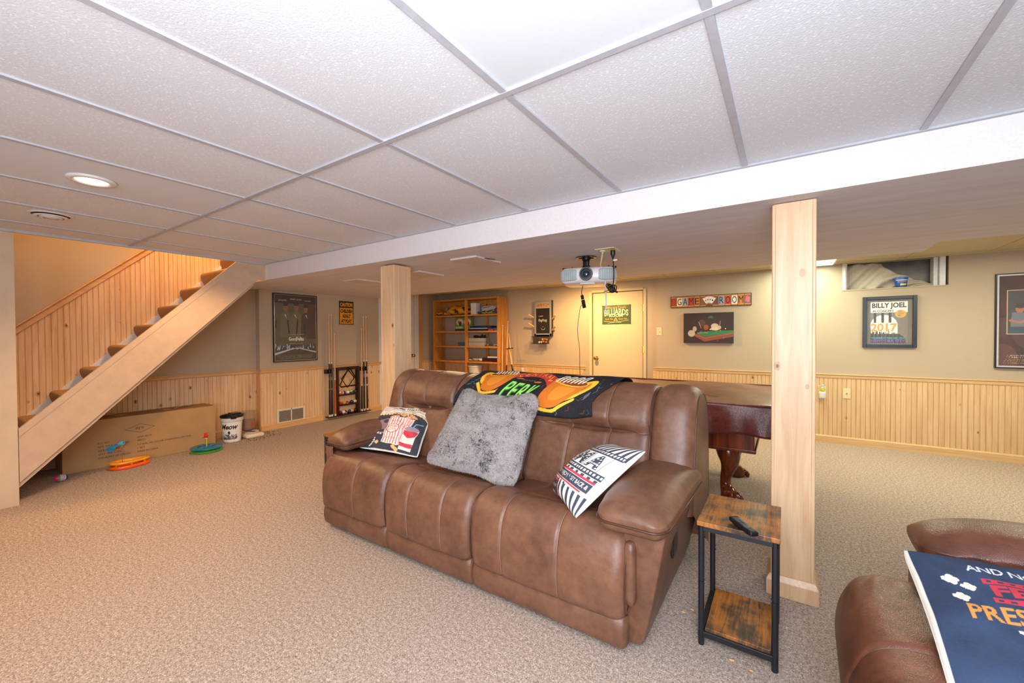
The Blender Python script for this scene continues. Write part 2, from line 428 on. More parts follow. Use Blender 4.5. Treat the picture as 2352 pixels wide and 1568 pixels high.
        at.data.foreach_set('color', np.hstack([colr, np.ones((len(colr), 1))]).astype(np.float32).ravel())
        me.polygons.foreach_set('use_smooth', [True]*len(me.polygons)); me.update()
        if smooth < 180: me.set_sharp_from_angle(angle=math.radians(smooth))
        o = bpy.data.objects.new(name, me); COL.objects.link(o); o['org'] = tuple(map(float, o3))
        if parent is None: o.location = Vector(o3)
        else: o.parent = parent
        return o
def plane_fn(p0, du, dv):
    p0, du, dv = map(np.array, (p0, du, dv)); return lambda U, V: p0+np.outer(U, du)+np.outer(V, dv)

# ================================================================== THE ROOM
XR = 4.6; YF = -3.0
def quad(name, P, mat, **kw):
    m = MB(); m.add(P, [tuple(range(len(P)))]); return struct(m.build(name, mat, None, 0))
b = MB(); b.box(-6.6, XR+.2, YF-.2, YB+.4, -.1, 0); struct(b.build('floor', M['carpet'], None, 0))

# tiled ceiling in front of the beam: cells 0.61 x 1.22
def ceiling_front():
    m = MB(); T = .6096; x0 = -.772; ym = 1.125; yb = 2.262
    xs = [-4.775]+[x0+k*T for k in range(-6, 9)]; ys = [YF, ym-3*2*T, ym-2*2*T, ym-2*T, ym, yb]
    xs = sorted(x for x in xs if x <= XR)+[XR]; ys = sorted(y for y in ys if y >= YF)
    for i in range(len(xs)-1):
        for j in range(len(ys)-1):
            sm = 0
            if abs(xs[i]-(x0-4*T)) < .05 and j == len(ys)-3: sm = 1
            if abs(xs[i]-x0) < .05 and j == len(ys)-3: sm = 1
            m.add([(xs[i], ys[j], ZC), (xs[i], ys[j+1], ZC), (xs[i+1], ys[j+1], ZC), (xs[i+1], ys[j], ZC)], [(0, 1, 2, 3)], sm)
    # extension to the left of the stair opening, towards the camera side
    m.add([(-6.0, YF, ZC), (-6.0, .40, ZC), (-4.775, .40, ZC), (-4.775, YF, ZC)], [(0, 1, 2, 3)], 0)
    struct(m.build('ceiling', [M['tile'], M['tile2']], None, 0))
    g = MB(); w = .0115; z0 = ZC-.007
    for x in xs[1:-1]: g.box(x-w, x+w, YF, yb-.01, z0, ZC+.001)
    for y in ys[1:-1]: g.box(-4.775, XR, y-w, y+w, z0-.0015, ZC+.001)
    g.box(-4.78, XR, yb-.02, yb, z0-.002, ZC+.001)
    g.box(-4.79, -4.768, .40, yb, z0-.012, ZC+.05)
    struct(g.build('trim_1', M['grid'], None, 0))
ceiling_front()
# back ceiling (yellowish tiles) and its grid
def ceiling_back():
    m = MB(); y0 = 3.9
    m.box(-6.0, XR, y0, YB+.3, ZC, ZC+.04); struct(m.build('ceiling_back', M['backc'], None, 0))
    g = MB()
    for k in range(-9, 9):
        x = -.78+k*.6096+.02
        if -5.8 < x < XR: g.box(x-.011, x+.011, y0+.05, YB, ZC-.005, ZC)
    for y in (4.63, 5.85): g.box(-5.8, XR, y-.011, y+.011, ZC-.006, ZC)
    g.box(-5.8, XR, YB-.022, YB, ZC-.008, ZC)
    struct(g.build('trim_2', plain('back_ceiling_grid', '#c9b98c', .5), None, 0))
ceiling_back()
# dropped beam soffit: fascia + underside, with the notch on the right
def soffit():
    m = MB(); y1 = 4.40; y2 = 3.98; xn = .875
    m.box(-4.80, XR, 2.262, 2.285, ZB, ZC, 1)
    m.add([(-6.0, 2.285, ZB), (xn, 2.285, ZB), (xn, y1, ZB), (-6.0, y1, ZB)], [(0, 3, 2, 1)], 0)
    m.add([(xn, 2.285, ZB), (XR, 2.285, ZB), (XR, y2, ZB), (xn, y2, ZB)], [(0, 3, 2, 1)], 0)
    m.box(-6.0, xn, y1-.02, y1, ZB+.001, ZC, 2); m.box(xn-.02, xn, y2, y1, ZB+.001, ZC, 2); m.box(xn, XR, y2-.02, y2, ZB+.001, ZC, 2)
    struct(m.build('ceiling_soffit', [M['soffit'], M['fascia'], M['backc']], None, 0))
soffit()
# walls
b = MB(); b.box(XL-.2, XL, 2.65, YB+.2, 0, ZC+.1); b.box(XS-.2, XL-.001, 2.648, 2.70, 0, ZB+.1); struct(b.build('wall_left', M['wall'], None, 0))
b = MB(); b.box(XS-.2, XS, YF, 2.65, 0, 4.3); b.box(XS-.2, XS, 2.65, 4.2, ZC+.1, 4.3); struct(b.build('wall_stairwell', M['wall'], None, 0))
b = MB()   # walls closing the stairwell above the ceiling
b.box(-4.80, -4.775, .40, 2.30, ZC+.045, 4.3); b.box(XS, -4.775, 4.2, 4.25, ZB+.3, 4.3); b.box(XS, -4.775, .36, .40, ZC, 4.3); b.box(-4.80, -4.775, 2.30, 4.2, ZC+.045, 4.3)
b.box(XS, -4.775, .36, 4.25, 4.3, 4.35); struct(b.build('wall_upper', M['wall'], None, 0))
WX0, WX1, WZ0 = .54, 1.395, 1.765     # window opening in back wall
b = MB()
b.box(-1.53, WX0, YB, YB+.3, 0, ZC+.1); b.box(WX1, XR+.2, YB, YB+.3, 0, ZC+.1); b.box(WX0, WX1, YB, YB+.3, 0, WZ0)
b.box(-6.0, -2.55, YB+.03, YB+.3, 0, ZC+.1); b.box(-1.70, -1.529, YB+.03, YB+.3, 0, ZC+.1); b.box(-2.55, -1.70, YB+.03, YB+.3, 1.935, ZC+.1)
b.box(-2.55, -1.70, YB+.10, YB+.3, 0, 1.935)
struct(b.build('wall_back', M['wall'], None, 0))
b = MB(); b.box(XR, XR+.2, YF, YB, 0, ZC+.1); struct(b.build('wall_right', M['wall'], None, 0))
b = MB(); b.box(-6.2, XR+.2, YF-.2, YF, 0, ZC+.1); struct(b.build('wall_front', M['wall'], None, 0))
b = MB(); b.box(-6.2, -4.95, -1.2, -1.1, 0, ZC); struct(b.build('wall_near', M['wall'], None, 0))

# beadboard panelling, modelled with its grooves
def bead(name, ax, fix, a0, a1, zlo, zhi, out, mat, pitch=.0415):
    m = MB(); n = int((a1-a0)/pitch); P = []
    for k in range(n+1):
        a = a0+k*pitch
        for da, d in ((0, .008), (.0335, .008), (.035, .0055), (.0365, .008), (.038, .0095), (.0395, .008), (.0405, .0045)):
            if a+da < a1: P.append((a+da, d))
    P.append((a1, .008)); V = []
    for a, d in P:
        p = fix+out*d
        for z in (zlo(a), zhi(a)): V.append((p, a, z) if ax == 'y' else (a, p, z))
    F = [(2*i, 2*i+2, 2*i+3, 2*i+1) for i in range(len(P)-1)]
    if (ax == 'y') == (out > 0): pass
    m.add(V, F); return struct(m.build(name, mat, None, 0))
c = lambda v: (lambda a: v)
RT = .80
bead('trim_3', 'y', XL, 2.65, 5.22, c(0), c(RT-.03), 1, M['beadL'])
bead('trim_4', 'x', YB, -1.53, XR, c(0), c(RT-.03), -1, M['beadB'])
bead('trim_5', 'x', YB+.03, -5.8, -2.66, c(0), c(.74), -1, M['beadB'])
bead('trim_6', 'y', XS, .40, 2.65, c(0), c(RT-.03), 1, M['beadL'])
noz = lambda y: .544+(y-.586)*1.029     # stair nosing line
cap = lambda y: 1.388+(y-.596)*.935
bead('trim_7', 'y', XS, .40, 2.9, lambda y: max(noz(y)-.25, RT-.03), lambda y: cap(y)-.07, 1, M['beadL'])
bead('trim_8', 'y', XL, 5.545, YB, c(0), c(RT-.03), 1, M['beadL'])
def rail(name, ax, fix, a0, a1, zt, out, mat, h=.048):
    m = MB(); pr = [(0, zt), (.026*out, zt), (.028*out, zt-.006), (.018*out, zt-.018), (.016*out, zt-h+.008), (.012*out, zt-h), (0, zt-h)]
    if ax == 'y': m.prism([(fix+d, a0, z) for d, z in pr], (0, a1-a0, 0))
    else: m.prism([(a0, fix+d, z) for d, z in pr], (a1-a0, 0, 0))
    return struct(m.build(name, mat, None, 0))
rail('trim_9', 'y', XL, 2.65, 5.22, RT+.022, 1, M['trimY']); rail('trim_10', 'x', YB, -1.555, XR, RT, -1, M['trimX'])
rail('trim_11', 'x', YB+.03, -5.8, -2.63, RT-.03, -1, M['trimX']); rail('trim_12', 'y', XS, 1.05, 2.65, RT+.022, 1, M['trimY'])
rail('trim_13', 'y', XL, 5.54, YB, RT, 1, M['trimY'])
b = MB(); b.box(-1.575, -1.53, YB-.012, YB+.03, 0, RT-.048); struct(b.build('trim_14', M['trimX'], None, 0))
b = MB(); b.box(XL-.1, XL+.012, 2.642, 2.654, 0, RT); struct(b.build('trim_15', M['trimY'], None, 0))
def base(name, ax, fix, a0, a1, out, mat, h=.085):
    m = MB()
    if ax == 'y': m.prism([(fix, a0, 0), (fix+.02*out, a0, 0), (fix+.02*out, a0, h-.012), (fix+.009*out, a0, h), (fix, a0, h)], (0, a1-a0, 0))
    else: m.prism([(a0, fix, 0), (a0, fix+.02*out, 0), (a0, fix+.02*out, h-.012), (a0, fix+.009*out, h), (a0, fix, h)], (a1-a0, 0, 0))
    return struct(m.build(name, mat, None, 0))
base('baseboard_left', 'y', XL, 2.65, 5.22, 1, M['trimY']); base('baseboard_back', 'x', YB, -1.53, XR, -1, M['trimX'])
base('baseboard_stairs', 'y', XS, .40, 2.65, 1, M['trimY']); base('baseboard_far', 'x', YB+.03, -5.8, -2.66, -1, M['trimX'])
# sloped cap rail over the stair panelling
m = MB(); y0, y1 = .38, 2.9
for d, (o0, o1) in ((.045, (0, -.022)), (.024, (-.022, -.088))):
    m.prism([(XS, y0, cap(y0)+o0), (XS, y1, cap(y1)+o0), (XS, y1, cap(y1)+o1), (XS, y0, cap(y0)+o1)], (d, 0, 0))
struct(m.build('trim_16', M['trimY'], None, 0, .004))

# ------------------------------------------------------------------ staircase
def stairs():
    t = thing('staircase', (-5.34, 1.2, 0), 'carpeted closed staircase rising behind a painted sloping stringer board', 'staircase')
    X0, X1 = XS+.008, -4.86
    steps = [(.0, .0)]; carp = plain('stair_carpet', '#a5825a', .95, 0, .1, .25, 260, .5, False)
    for k in range(0, 11):
        y = .173+.2065*k; z = .115+.2137*k+.0
        m = MB()   # carpeted tread with a fat rolled nosing and riser
        dp = .24 if k < 10 else .06
        pr = [(y+dp, z)]+[tuple(q) for q in cat_rom([(y+.035, z), (y+.006, z-.010), (y-.006, z-.035), (y-.004, z-.065), (y+.008, z-.100), (y+.026, z-.135), (y+.036, z-.17), (y+.038, z-.213)], 3)]
        pr += [(y+.055, z-.213), (y+.055, z-.06), (y+dp, z-.03)]
        pr = [(yy, max(zz, 0)) for yy, zz in pr]
        m.prism([(X0+.02, a, bb) for a, bb in pr], (X1-X0-.02, 0, 0)); m.build('tread', carp, t, 30)
    m = MB(); f = lambda y: noz(y)-.10
    m.prism([(X0, .10, max(f(.1), 0)), (X0, 2.25, f(2.25)), (X0, 2.25, f(2.25)-.35), (X0, .45, 0), (X0, .10, 0)], (.02, 0, 0)); m.build('skirt_board', M['white'], t, 0)
    m = MB(); hi = lambda y: .576+(y-.484)*.9914; lo = lambda y: .164+(y-.478)*.978; xo = -4.83
    m.prism([(xo, .485, hi(.485)), (xo, 1.99, ZC-.002), (xo, 2.26, ZC-.002), (xo, 2.26, ZB-.005), (xo, 2.19, ZB-.005), (xo, .485, lo(.485))], (.026, 0, 0))
    m.build('stringer', M['string'], t, 0)
    m = MB(); m.prism([(xo+.026, .485, hi(.485)), (xo+.026, 1.985, hi(1.985)), (xo+.026, 1.985, hi(1.985)-.062), (xo+.026, .485, hi(.485)-.062)], (.006, 0, 0)); m.build('stringer_cap', M['string'], t, 0)
    m = MB(); g = lambda y: lo(y)+.03
    m.prism([(X0, .36, .0), (X0, 2.15, g(2.15)-.01), (X0, 2.15, g(2.15)+.02), (X0, .33, .02)], (X1-X0+.03, 0, 0)); m.build('underside_panel', M['string'], t, 0)
stairs()
b = MB(); b.box(-4.99, -4.80, .31, .482, 0, ZC-.013)
tag(b.build('newel_post', plain('newel_paint', '#cbb497', .6, var=.06, scale=6, local=False), None, 0, .003), 'square beige painted post cut off by the left edge of the photo, beside the stairs', 'post')

# ------------------------------------------------------------------ columns
def column(x0, x1, y0, y1, label, zt, basem, lip=True):
    t = thing('support_column', ((x0+x1)/2, (y0+y1)/2, 0), label, 'column')
    m = MB(); e = .016; m.box(x0+e*.5, x1-e*.5, y0+.004, y1-.004, 0, zt)
    m.build('front_board', M['post'], t, 0, .002)
    m = MB(); m.box(x0, x0+e, y0, y1, .0, zt-.002); m.box(x1-e, x1, y0, y1, .0, zt+0.0); m.each('side_board', M['post'], t, 0, .005)
    if basem:
        m = MB(); q = .018
        m.prism([(x0-q, y0-q, 0), (x1+q, y0-q, 0), (x1+q, y1+q, 0), (x0-q, y1+q, 0)], (0, 0, .075))
        V = []; 
        for d, z in ((q, .075), (.004, .10)): V += [(x0-d, y0-d, z), (x1+d, y0-d, z), (x1+d, y1+d, z), (x0-d, y1+d, z)]
        m.add(V, [(0, 1, 5, 4), (1, 2, 6, 5), (2, 3, 7, 6), (3, 0, 4, 7), (4, 5, 6, 7)]); m.build('base_molding', M['post'], t, 0, .003)
column(-.056, .118, 2.352, 2.505, 'knotty pine boxed column with a base molding, beside the black framed side table', ZB-.004, True)
column(-2.985, -2.805, 2.372, 2.565, 'knotty pine boxed column behind the left end of the sofa', ZB-.012, False)

# ------------------------------------------------------------------ doors
def knob(parent, x, y, z, d):
    k = MB(); ax = 'y' if d[1] else 'x'; s = (d[1] or d[0])
    k.lathe([(.028, 0), (.030, s*.006), (.012, s*.012), (.011, s*.03), (.024, s*.038), (.031, s*.052), (.027, s*.066), (.010, s*.074)], (x, y, z), 24, ax)
    return k.build('door_knob', M['brass'], parent, 60)
d = thing('door_1', (-2.115, YB+.05, 0), 'cream painted flush door with brass knob in the back wall', 'door'); d['kind'] = 'structure'
m = MB(); m.box(-2.505, -1.735, YB+.035, YB+.08, .01, 1.91); m.build('door_panel', M['door'], d, 0, .003)
m = MB(); m.box(-2.56, -2.515, YB+.012, YB+.10, 0, 1.935); m.box(-1.722, -1.68, YB+.012, YB+.10, 0, 1.935); m.box(-2.515, -1.722, YB+.012, YB+.10, 1.92, 1.955); m.build('door_frame', M['door'], d, 0, .003)
knob(d, -2.445, YB+.035, .905, (0, -1))
for z in (1.66, 1.05):
    m = MB(); m.box(-1.738, -1.718, YB+.022, YB+.036, z-.045, z+.045); m.tube([(-1.728, YB+.022, z-.05), (-1.728, YB+.022, z+.05)], .006, 10); m.build('hinge', M['brass'], d, 30)
d = thing('door_2', (XL, 5.0, 0), 'white door with brass knob half hidden behind the left pine column', 'door'); d['kind'] = 'structure'
m = MB(); m.box(XL, XL+.012, 4.56, 5.355, 0, ZC-.02); m.build('door_panel', M['white'], d, 0)
m = MB(); m.box(XL, XL+.022, 5.362, 5.468, 0, ZC-.01); m.box(XL+.022, XL+.028, 5.385, 5.40, 0, ZC-.01); m.box(XL+.022, XL+.028, 5.43, 5.445, 0, ZC-.01); m.build('door_casing', M['white'], d, 0, .004)
m = MB(); m.box(XL, XL+.03, 5.470, 5.54, 0, ZC-.005); m.build('wood_casing', wood('door_casing_pine', '#b98a55', '#d3a36b', 2, 9, 0), d, 0)
knob(d, XL+.012, 5.296, .90, (1, 0))

# ------------------------------------------------------------------ basement window
d = thing('window_1', ((WX0+WX1)/2, YB+.1, WZ0), 'low basement window high in the back wall with a drooping curtain', 'window'); d['kind'] = 'structure'
m = MB()
for x0, x1, y0, y1 in ((WX0, WX0+.03, YB-.004, YB+.10), (WX0+.03, WX0+.045, YB+.03, YB+.22), (WX1-.098, WX1-.065, YB+.07, YB+.20), (WX1-.062, WX1-.018, YB+.02, YB+.20)):
    m.box(x0, x1, y0, y1, WZ0, ZC)
m.each('window_frame', M['white'], d, 0, .002)
m = MB(); m.box(WX0, WX1, YB+.22, YB+.23, WZ0, ZC); m.build('pane', plain('dark_window_well', '#4d443a', .3, var=.5, scale=9), d, 0)
m = MB(); m.box(WX0, WX1, YB-.006, YB+.29, WZ0-.012, WZ0); m.build('window_sill', M['wall'], d, 0)
m = MB(); m.box(WX0, WX1, YB+.28, YB+.30, WZ0, ZC+.1); m.build('well_back', M['wall'], d, 0)
def cur(u, v):
    x = WX0+.045+u*(.745); top = 2.05 if u < .45 else 2.05-(u-.45)/.55*.27
    top = min(2.06, 2.06-.27*max(0, (u-.42)/.58)**.6); bot = WZ0+.003
    z = bot+(top-bot)*v; q = u*1.0-v*.35
    return (x, YB+.14+.018*math.sin(q*34)+.02*math.sin(q*13+1)-.03*(1-v), z)
m = MB(); m.grid(cur, 70, 14); o = m.build('curtain', plain('curtain_cloth', '#c9bda6', .9, 0, .1), None, 180); s_ = o.modifiers.new('s', 'SOLIDIFY'); s_.thickness = .003
tag(o, 'beige cloth drooping across the basement window', 'curtain')
def tub():
    t = thing('plastic_tub', (1.042, YB+.055, WZ0), 'small blue plastic tub standing on the basement window sill', 'tub')
    m = MB(); m.lathe([(.040, .001), (.046, .004), (.053, .088), (.053, .094)], t.location, 28); 
    m.build('tub_body', plain('tub_blue', '#1f5fae', .35), t, 40)
    m = MB(); m.lathe([(.055, .086), (.057, .088), (.057, .104), (.053, .107)], t.location, 28); m.build('lid', plain('tub_lid', '#2a6fc0', .35), t, 40)
    A = Art(.12, .07, 500, '#1d55a8'); A.rect(0, 0, .12, .012, '#123c86'); A.rect(.045, .012, .105, .028, '#e8e04a'); A.rect(.02, .04, .105, .062, '#3f8fd2')
    A.text('DampRid', .022, .044, .08, .015, '#e23b2e', .02); A.rect(0, .064, .12, .07, '#e9e9ee')
    def f(U, V):
        a = -PI/2+(U-.5)*2.2; r = .0468+.0062*V*.8+.001; return np.stack([1.042+r*np.cos(a), YB+.055+r*np.sin(a), WZ0+.008+V*.074], 1)
    A.sheet(f, 'tub_label', M['printed'], t)
tub()

# ================================================================== LEATHER SOFA
def swap(p): return p
def pad(name, parent, mat, x0, x1, prof, edge=.06, depth=.05, nx=44, seams=(), crown=.0, extra=None, seamw=.006, xf=None, close=True, pipes=True, n=7, lift=None):
    """upholstered pad: profile in (y,z) swept along x, rolled edges, stitched seams (seams: x positions)"""
    P = cat_rom(prof, n); T = np.gradient(P, axis=0); T /= np.linalg.norm(T, axis=1)[:, None]; N = np.stack([T[:, 1], -T[:, 0]], 1)
    m = len(P); us = []
    for k in range(nx+1): us.append(x0+(x1-x0)*(.5-.5*math.cos(PI*k/nx)*1.0))
    for s in seams: us += [s-seamw*1.6, s-seamw*.6, s, s+seamw*.6, s+seamw*1.6]
    us = sorted(set(round(u, 5) for u in us)); V = []; F = []
    def inset(x, j):
        d = min(x-x0, x1-x); r = 0
        if d < edge: r = depth*(1-math.sqrt(max(0, 1-(1-d/edge)**2)))
        u = (x-x0)/(x1-x0); r -= crown*math.sin(PI*u)
        for s in seams: r += .008*math.exp(-((x-s)/seamw)**2)
        if extra: r += extra(u, j/(m-1), x)
        return r
    rows = [(x, None) for x in us]
    for x, fx in rows:
        for j in range(m):
            r = fx if fx is not None else inset(x, j)
            y, z = P[j]-N[j]*r; p = (x, y, z)
            V.append(xf(p) if xf else p)
    for i in range(len(rows)-1):
        for j in range(m-1): a = i*m+j; F.append((a, a+1, a+m+1, a+m))
    if close: F.append(tuple(range(m))[::-1]); F.append(tuple((len(rows)-1)*m+j for j in range(m)))
    b = MB(); b.add(V, F); o = b.build(name, mat, parent, 75)
    # stitching
    lines = []
    for s in seams: lines.append([(s, *(P[j]-N[j]*(inset(s, j)-.0015))) for j in range(0, m)])
    if lines:
        b = MB()
        for l in lines: b.tube([xf(p) if xf else p for p in l], .0016, 5)
        b.each('seam', M['thread'], o, 180)
    if pipes:
        b = MB()
        for x in (x0+.004, x1-.004): b.tube([xf((x, *(P[j]-N[j]*(inset(x, j)-.002)))) if xf else (x, *(P[j]-N[j]*(inset(x, j)-.002))) for j in range(m)], .0035, 6)
        b.each('piping', M['pipe'], o, 180)
    return o
SEAT = [(2.10, .43), (2.0, .438), (1.90, .447), (1.80, .462), (1.72, .480), (1.65, .487), (1.59, .470), (1.55, .425), (1.528, .36), (1.520, .28), (1.524, .20), (1.535, .155), (1.57, .135)]
BACK = [(2.58, .10), (2.585, .5), (2.565, .75), (2.52, .89), (2.44, .965), (2.34, .988), (2.245, .968), (2.175, .915), (2.14, .85), (2.135, .80), (2.165, .75), (2.135, .70), (2.095, .62), (2.055, .54), (2.02, .47), (2.02, .42)]
WING = [(2.60, .08), (2.605, .5), (2.59, .75), (2.53, .90), (2.44, .968), (2.34, .985), (2.25, .965), (2.185, .90), (2.155, .82), (2.13, .73), (2.105, .64), (2.085, .56), (2.06, .48), (2.05, .40)]
def back_extra(u, s, x):   # crease under the head roll: curved smile, deepest in the middle
    w = max(0, math.sin(PI*min(1, max(0, (u-.08)/.84))))**.6
    sc = .662-.016*math.sin(PI*u)*-1
    g = math.exp(-((s-sc)/.014)**2)*.030*w-(1-w)*.030*math.exp(-((s-.665)/.05)**2)
    puff = -.012*math.exp(-((s-.57)/.06)**2)*math.sin(PI*u)-.010*math.exp(-((s-.80)/.08)**2)*math.sin(PI*u)
    wr = .0035*math.sin(u*34+s*30)*math.exp(-((s-.69)/.03)**2)*w
    return g+puff+wr
def seat_extra(u, s, x): return .010*math.exp(-((s-.27-.07*math.sin(PI*u))/.013)**2)*math.sin(PI*u)**.3+.012*math.exp(-((s-.12)/.14)**2)*math.sin(PI*u)+.004*math.sin(u*23+s*9)*math.exp(-((u-.02)/.1)**2)
def sofa():
    t = thing('reclining_sofa', (-1.48, 2.05, 0), 'large three seat brown leather reclining sofa in the middle of the room', 'sofa')
    lt = M['leather']
    # bodies behind the pads
    b = MB(); b.box(-2.52, -.46, 1.62, 2.55, .05, .40); b.build('frame', lt, t, 0)
    for x0, x1, sm in ((-2.555, -1.925, (-2.20,)), (-1.925, -1.285, (-1.72, -1.47)), (-1.285, -.512, (-1.09, -.80))):
        o = pad('seat_cushion', t, lt, x0, x1, SEAT, .05, .045, seams=sm, crown=.006, extra=seat_extra)
        pad('front_panel', t, lt, x0+.004, x1-.004, [(1.60, .165), (1.56, .15), (1.545, .12), (1.545, .07), (1.56, .028), (1.60, .02)], .02, .012, 12, pipes=False)
    for x0, x1, sm in ((-2.455, -1.925, (-2.19,)), (-1.925, -1.285, (-1.60,)), (-1.285, -.578, (-1.03, -.93)[:1]+(-.80,))):
        pad('back_cushion', t, lt, x0, x1, BACK, .035, .035, 50, seams=sm, crown=.005, extra=back_extra)
    pad('side_wing', t, lt, -.585, -.362, WING, .075, .055, 24, crown=.01)
    pad('side_wing', t, lt, -2.615, -2.45, WING, .06, .05, 24, crown=.01)
    # right arm body: tapers in towards the floor
    for sgn, xo, xi, lab in ((1, (-.466, -.362), -.53, 'r'), (-1, (-2.52, -2.600), -2.50, 'l')):
        b = MB()
        def fa(u, v):     # v up, u round the outside: inner front -> outer front -> outer rear
            z = .03+v*.50; xo_ = xo[0]+(xo[1]-xo[0])*(v**.8); yf = 1.615-.035*v-.01*math.sin(PI*v)
            pts = [(xi, yf+.01), (xo_-sgn*.04, yf), (xo_-sgn*.006, yf+.012), (xo_, yf+.05), (xo_, 2.0), (xo_, 2.45), (xo_-sgn*.02, 2.5)]
            k = u*(len(pts)-1); i = min(int(k), len(pts)-2); f = k-i
            x = pts[i][0]*(1-f)+pts[i+1][0]*f; y = pts[i][1]*(1-f)+pts[i+1][1]*f
            y -= .004*math.sin(v*60+x*30)*(1 if y < 1.66 else 0)*max(0, v-.3)
            return (x, y, z)
        b.grid(fa, 37, 30); o = b.build('arm_body', lt, t, 180)
        xt = -.485 if sgn > 0 else -2.505
        a0, a1 = ((-.640, -.336) if sgn > 0 else (-2.630, -2.375))
        yf0 = 1.50 if sgn > 0 else 1.60
        b = MB(); cx, cy = (a0+a1)/2, (yf0+2.22)/2
        hx, hy = (a1-a0)/2, (2.22-yf0)/2
        def df(p):
            x, y, z = p; fx, fy = x/hx, y/hy
            tp = 1-.16*max(0, -fy)**3
            x *= tp; k = 1-.55*abs(fx)**2.6-.45*max(0, -fy)**3
            z = z*(1 if z < 0 else k*1.05)+(.018*math.sin(PI*(fy+1)/2) if z > 0 else 0)
            if z > 0: z += .0035*math.sin(y*70+x*25)*max(0, abs(fx)-.5)
            return (x, y, z+.035*(1-abs(fy))*.3)
        b.rbox((cx, cy, .56), (hx, hy, .062), .055, 22, df); o = b.build('armrest', lt, t, 180)
        b = MB(); P = []
        rr = .055
        pl = [(-hx, hy-.07), (-hx, 0), (-hx, -hy+rr)]+[(-hx+rr-rr*math.cos(q*PI/16), -hy+rr-rr*math.sin(q*PI/16)) for q in range(1, 8)]+[(-hx+rr, -hy), (0, -hy), (hx-rr, -hy)]
        pl += [(hx-rr+rr*math.sin(q*PI/16), -hy+rr-rr*math.cos(q*PI/16)) for q in range(1, 8)]+[(hx, -hy+rr), (hx, 0), (hx, hy-.07)]
        for px_, py_ in pl:
            v = Vector(df(Vector((px_, py_, -.014)))); P.append((cx+v.x*1.012, cy+v.y*1.008, .56+v.z))
        b.tube(P, .0045, 6); b.build('piping', M['pipe'], o, 180)
    # footrest side cushion seen in the gap beside the right arm
    b = MB(); b.rbox((-.502, 1.60, .33), (.022, .045, .125), .02, 8); b.build('footrest_side', lt, t, 180)
    b = MB(); b.rbox((-.385, 1.80, .41), (.006, .045, .07), .005, 6, lambda p: (p[0]+.0, p[1], p[2])); 
    o = b.build('recliner_handle', M['black'], t, 180)
sofa()

# ------------------------------------------------------------------ pillows
def pillow(name, art, C4, T, label, cat='pillow', mat=None, pinch=.03, back='#e6e1d6', wr=0, Tb=None, pw=.5, group=None, seed=0, sag=None, rnd=.035, bdir=None, arc=0):
    TL, TR, BR, BL = [np.array(c, float) for c in C4]
    n = np.cross(TR-TL, BL-TL)+np.cross(BL-BR, TR-BR); n = n/np.linalg.norm(n)
    if n[1] > 0 and abs(n[1]) > .05 or (abs(n[1]) <= .05 and n[2] < 0): n = -n
    rs = np.random.RandomState(seed); ph = rs.rand(8)*6
    nf = n if bdir is None else np.array(bdir)/np.linalg.norm(bdir)
    def fn(sg, Tk):
        def f(U, V):
            U = U*(1-arc)+arc*(.5-.5*np.cos(PI*U)); V = V*(1-arc)+arc*(.5-.5*np.cos(PI*V))
            u2 = U+pinch*np.sin(PI*V)*(1-2*U)*1.0; v2 = V+pinch*np.sin(PI*U)*(1-2*V)*1.0
            P = np.outer((1-u2)*(1-v2), BL)+np.outer(u2*(1-v2), BR)+np.outer(u2*v2, TR)+np.outer((1-u2)*v2, TL)
            P = P+(((TL+TR+BR+BL)/4)-P)*(rnd*(np.abs(2*U-1)*np.abs(2*V-1))**7)[:, None]
            h = (np.clip(4*U*(1-U), 0, 1)**pw)*(np.clip(4*V*(1-V), 0, 1)**pw)
            w_ = wr*(np.sin(U*17+V*6+ph[0])+np.sin(V*21-U*9+ph[1])+.6*np.sin(U*37+V*31+ph[2]))*h**.5*.33
            P = P+np.outer(sg*(Tk*h)+(w_ if sg > 0 else 0), nf if sg > 0 else n)
            if sag is not None: P[:, 2] += sag(U, V)
            return P
        return f
    art.backcol = back
    o = art.sheet(fn(1, T), name, mat or M['fabric'], None, fn(-1, T if Tb is None else Tb))
    tag(o, label, cat, group); return o
def corn(A, x, y, s, c='#eeb877'):
    for dx, dy, r in ((0, 0, .5), (.55, .15, .42), (.1, .55, .42), (-.45, .2, .36), (.35, -.4, .34)): A.ell(x+dx*s, y+dy*s, r*s, r*s, c)
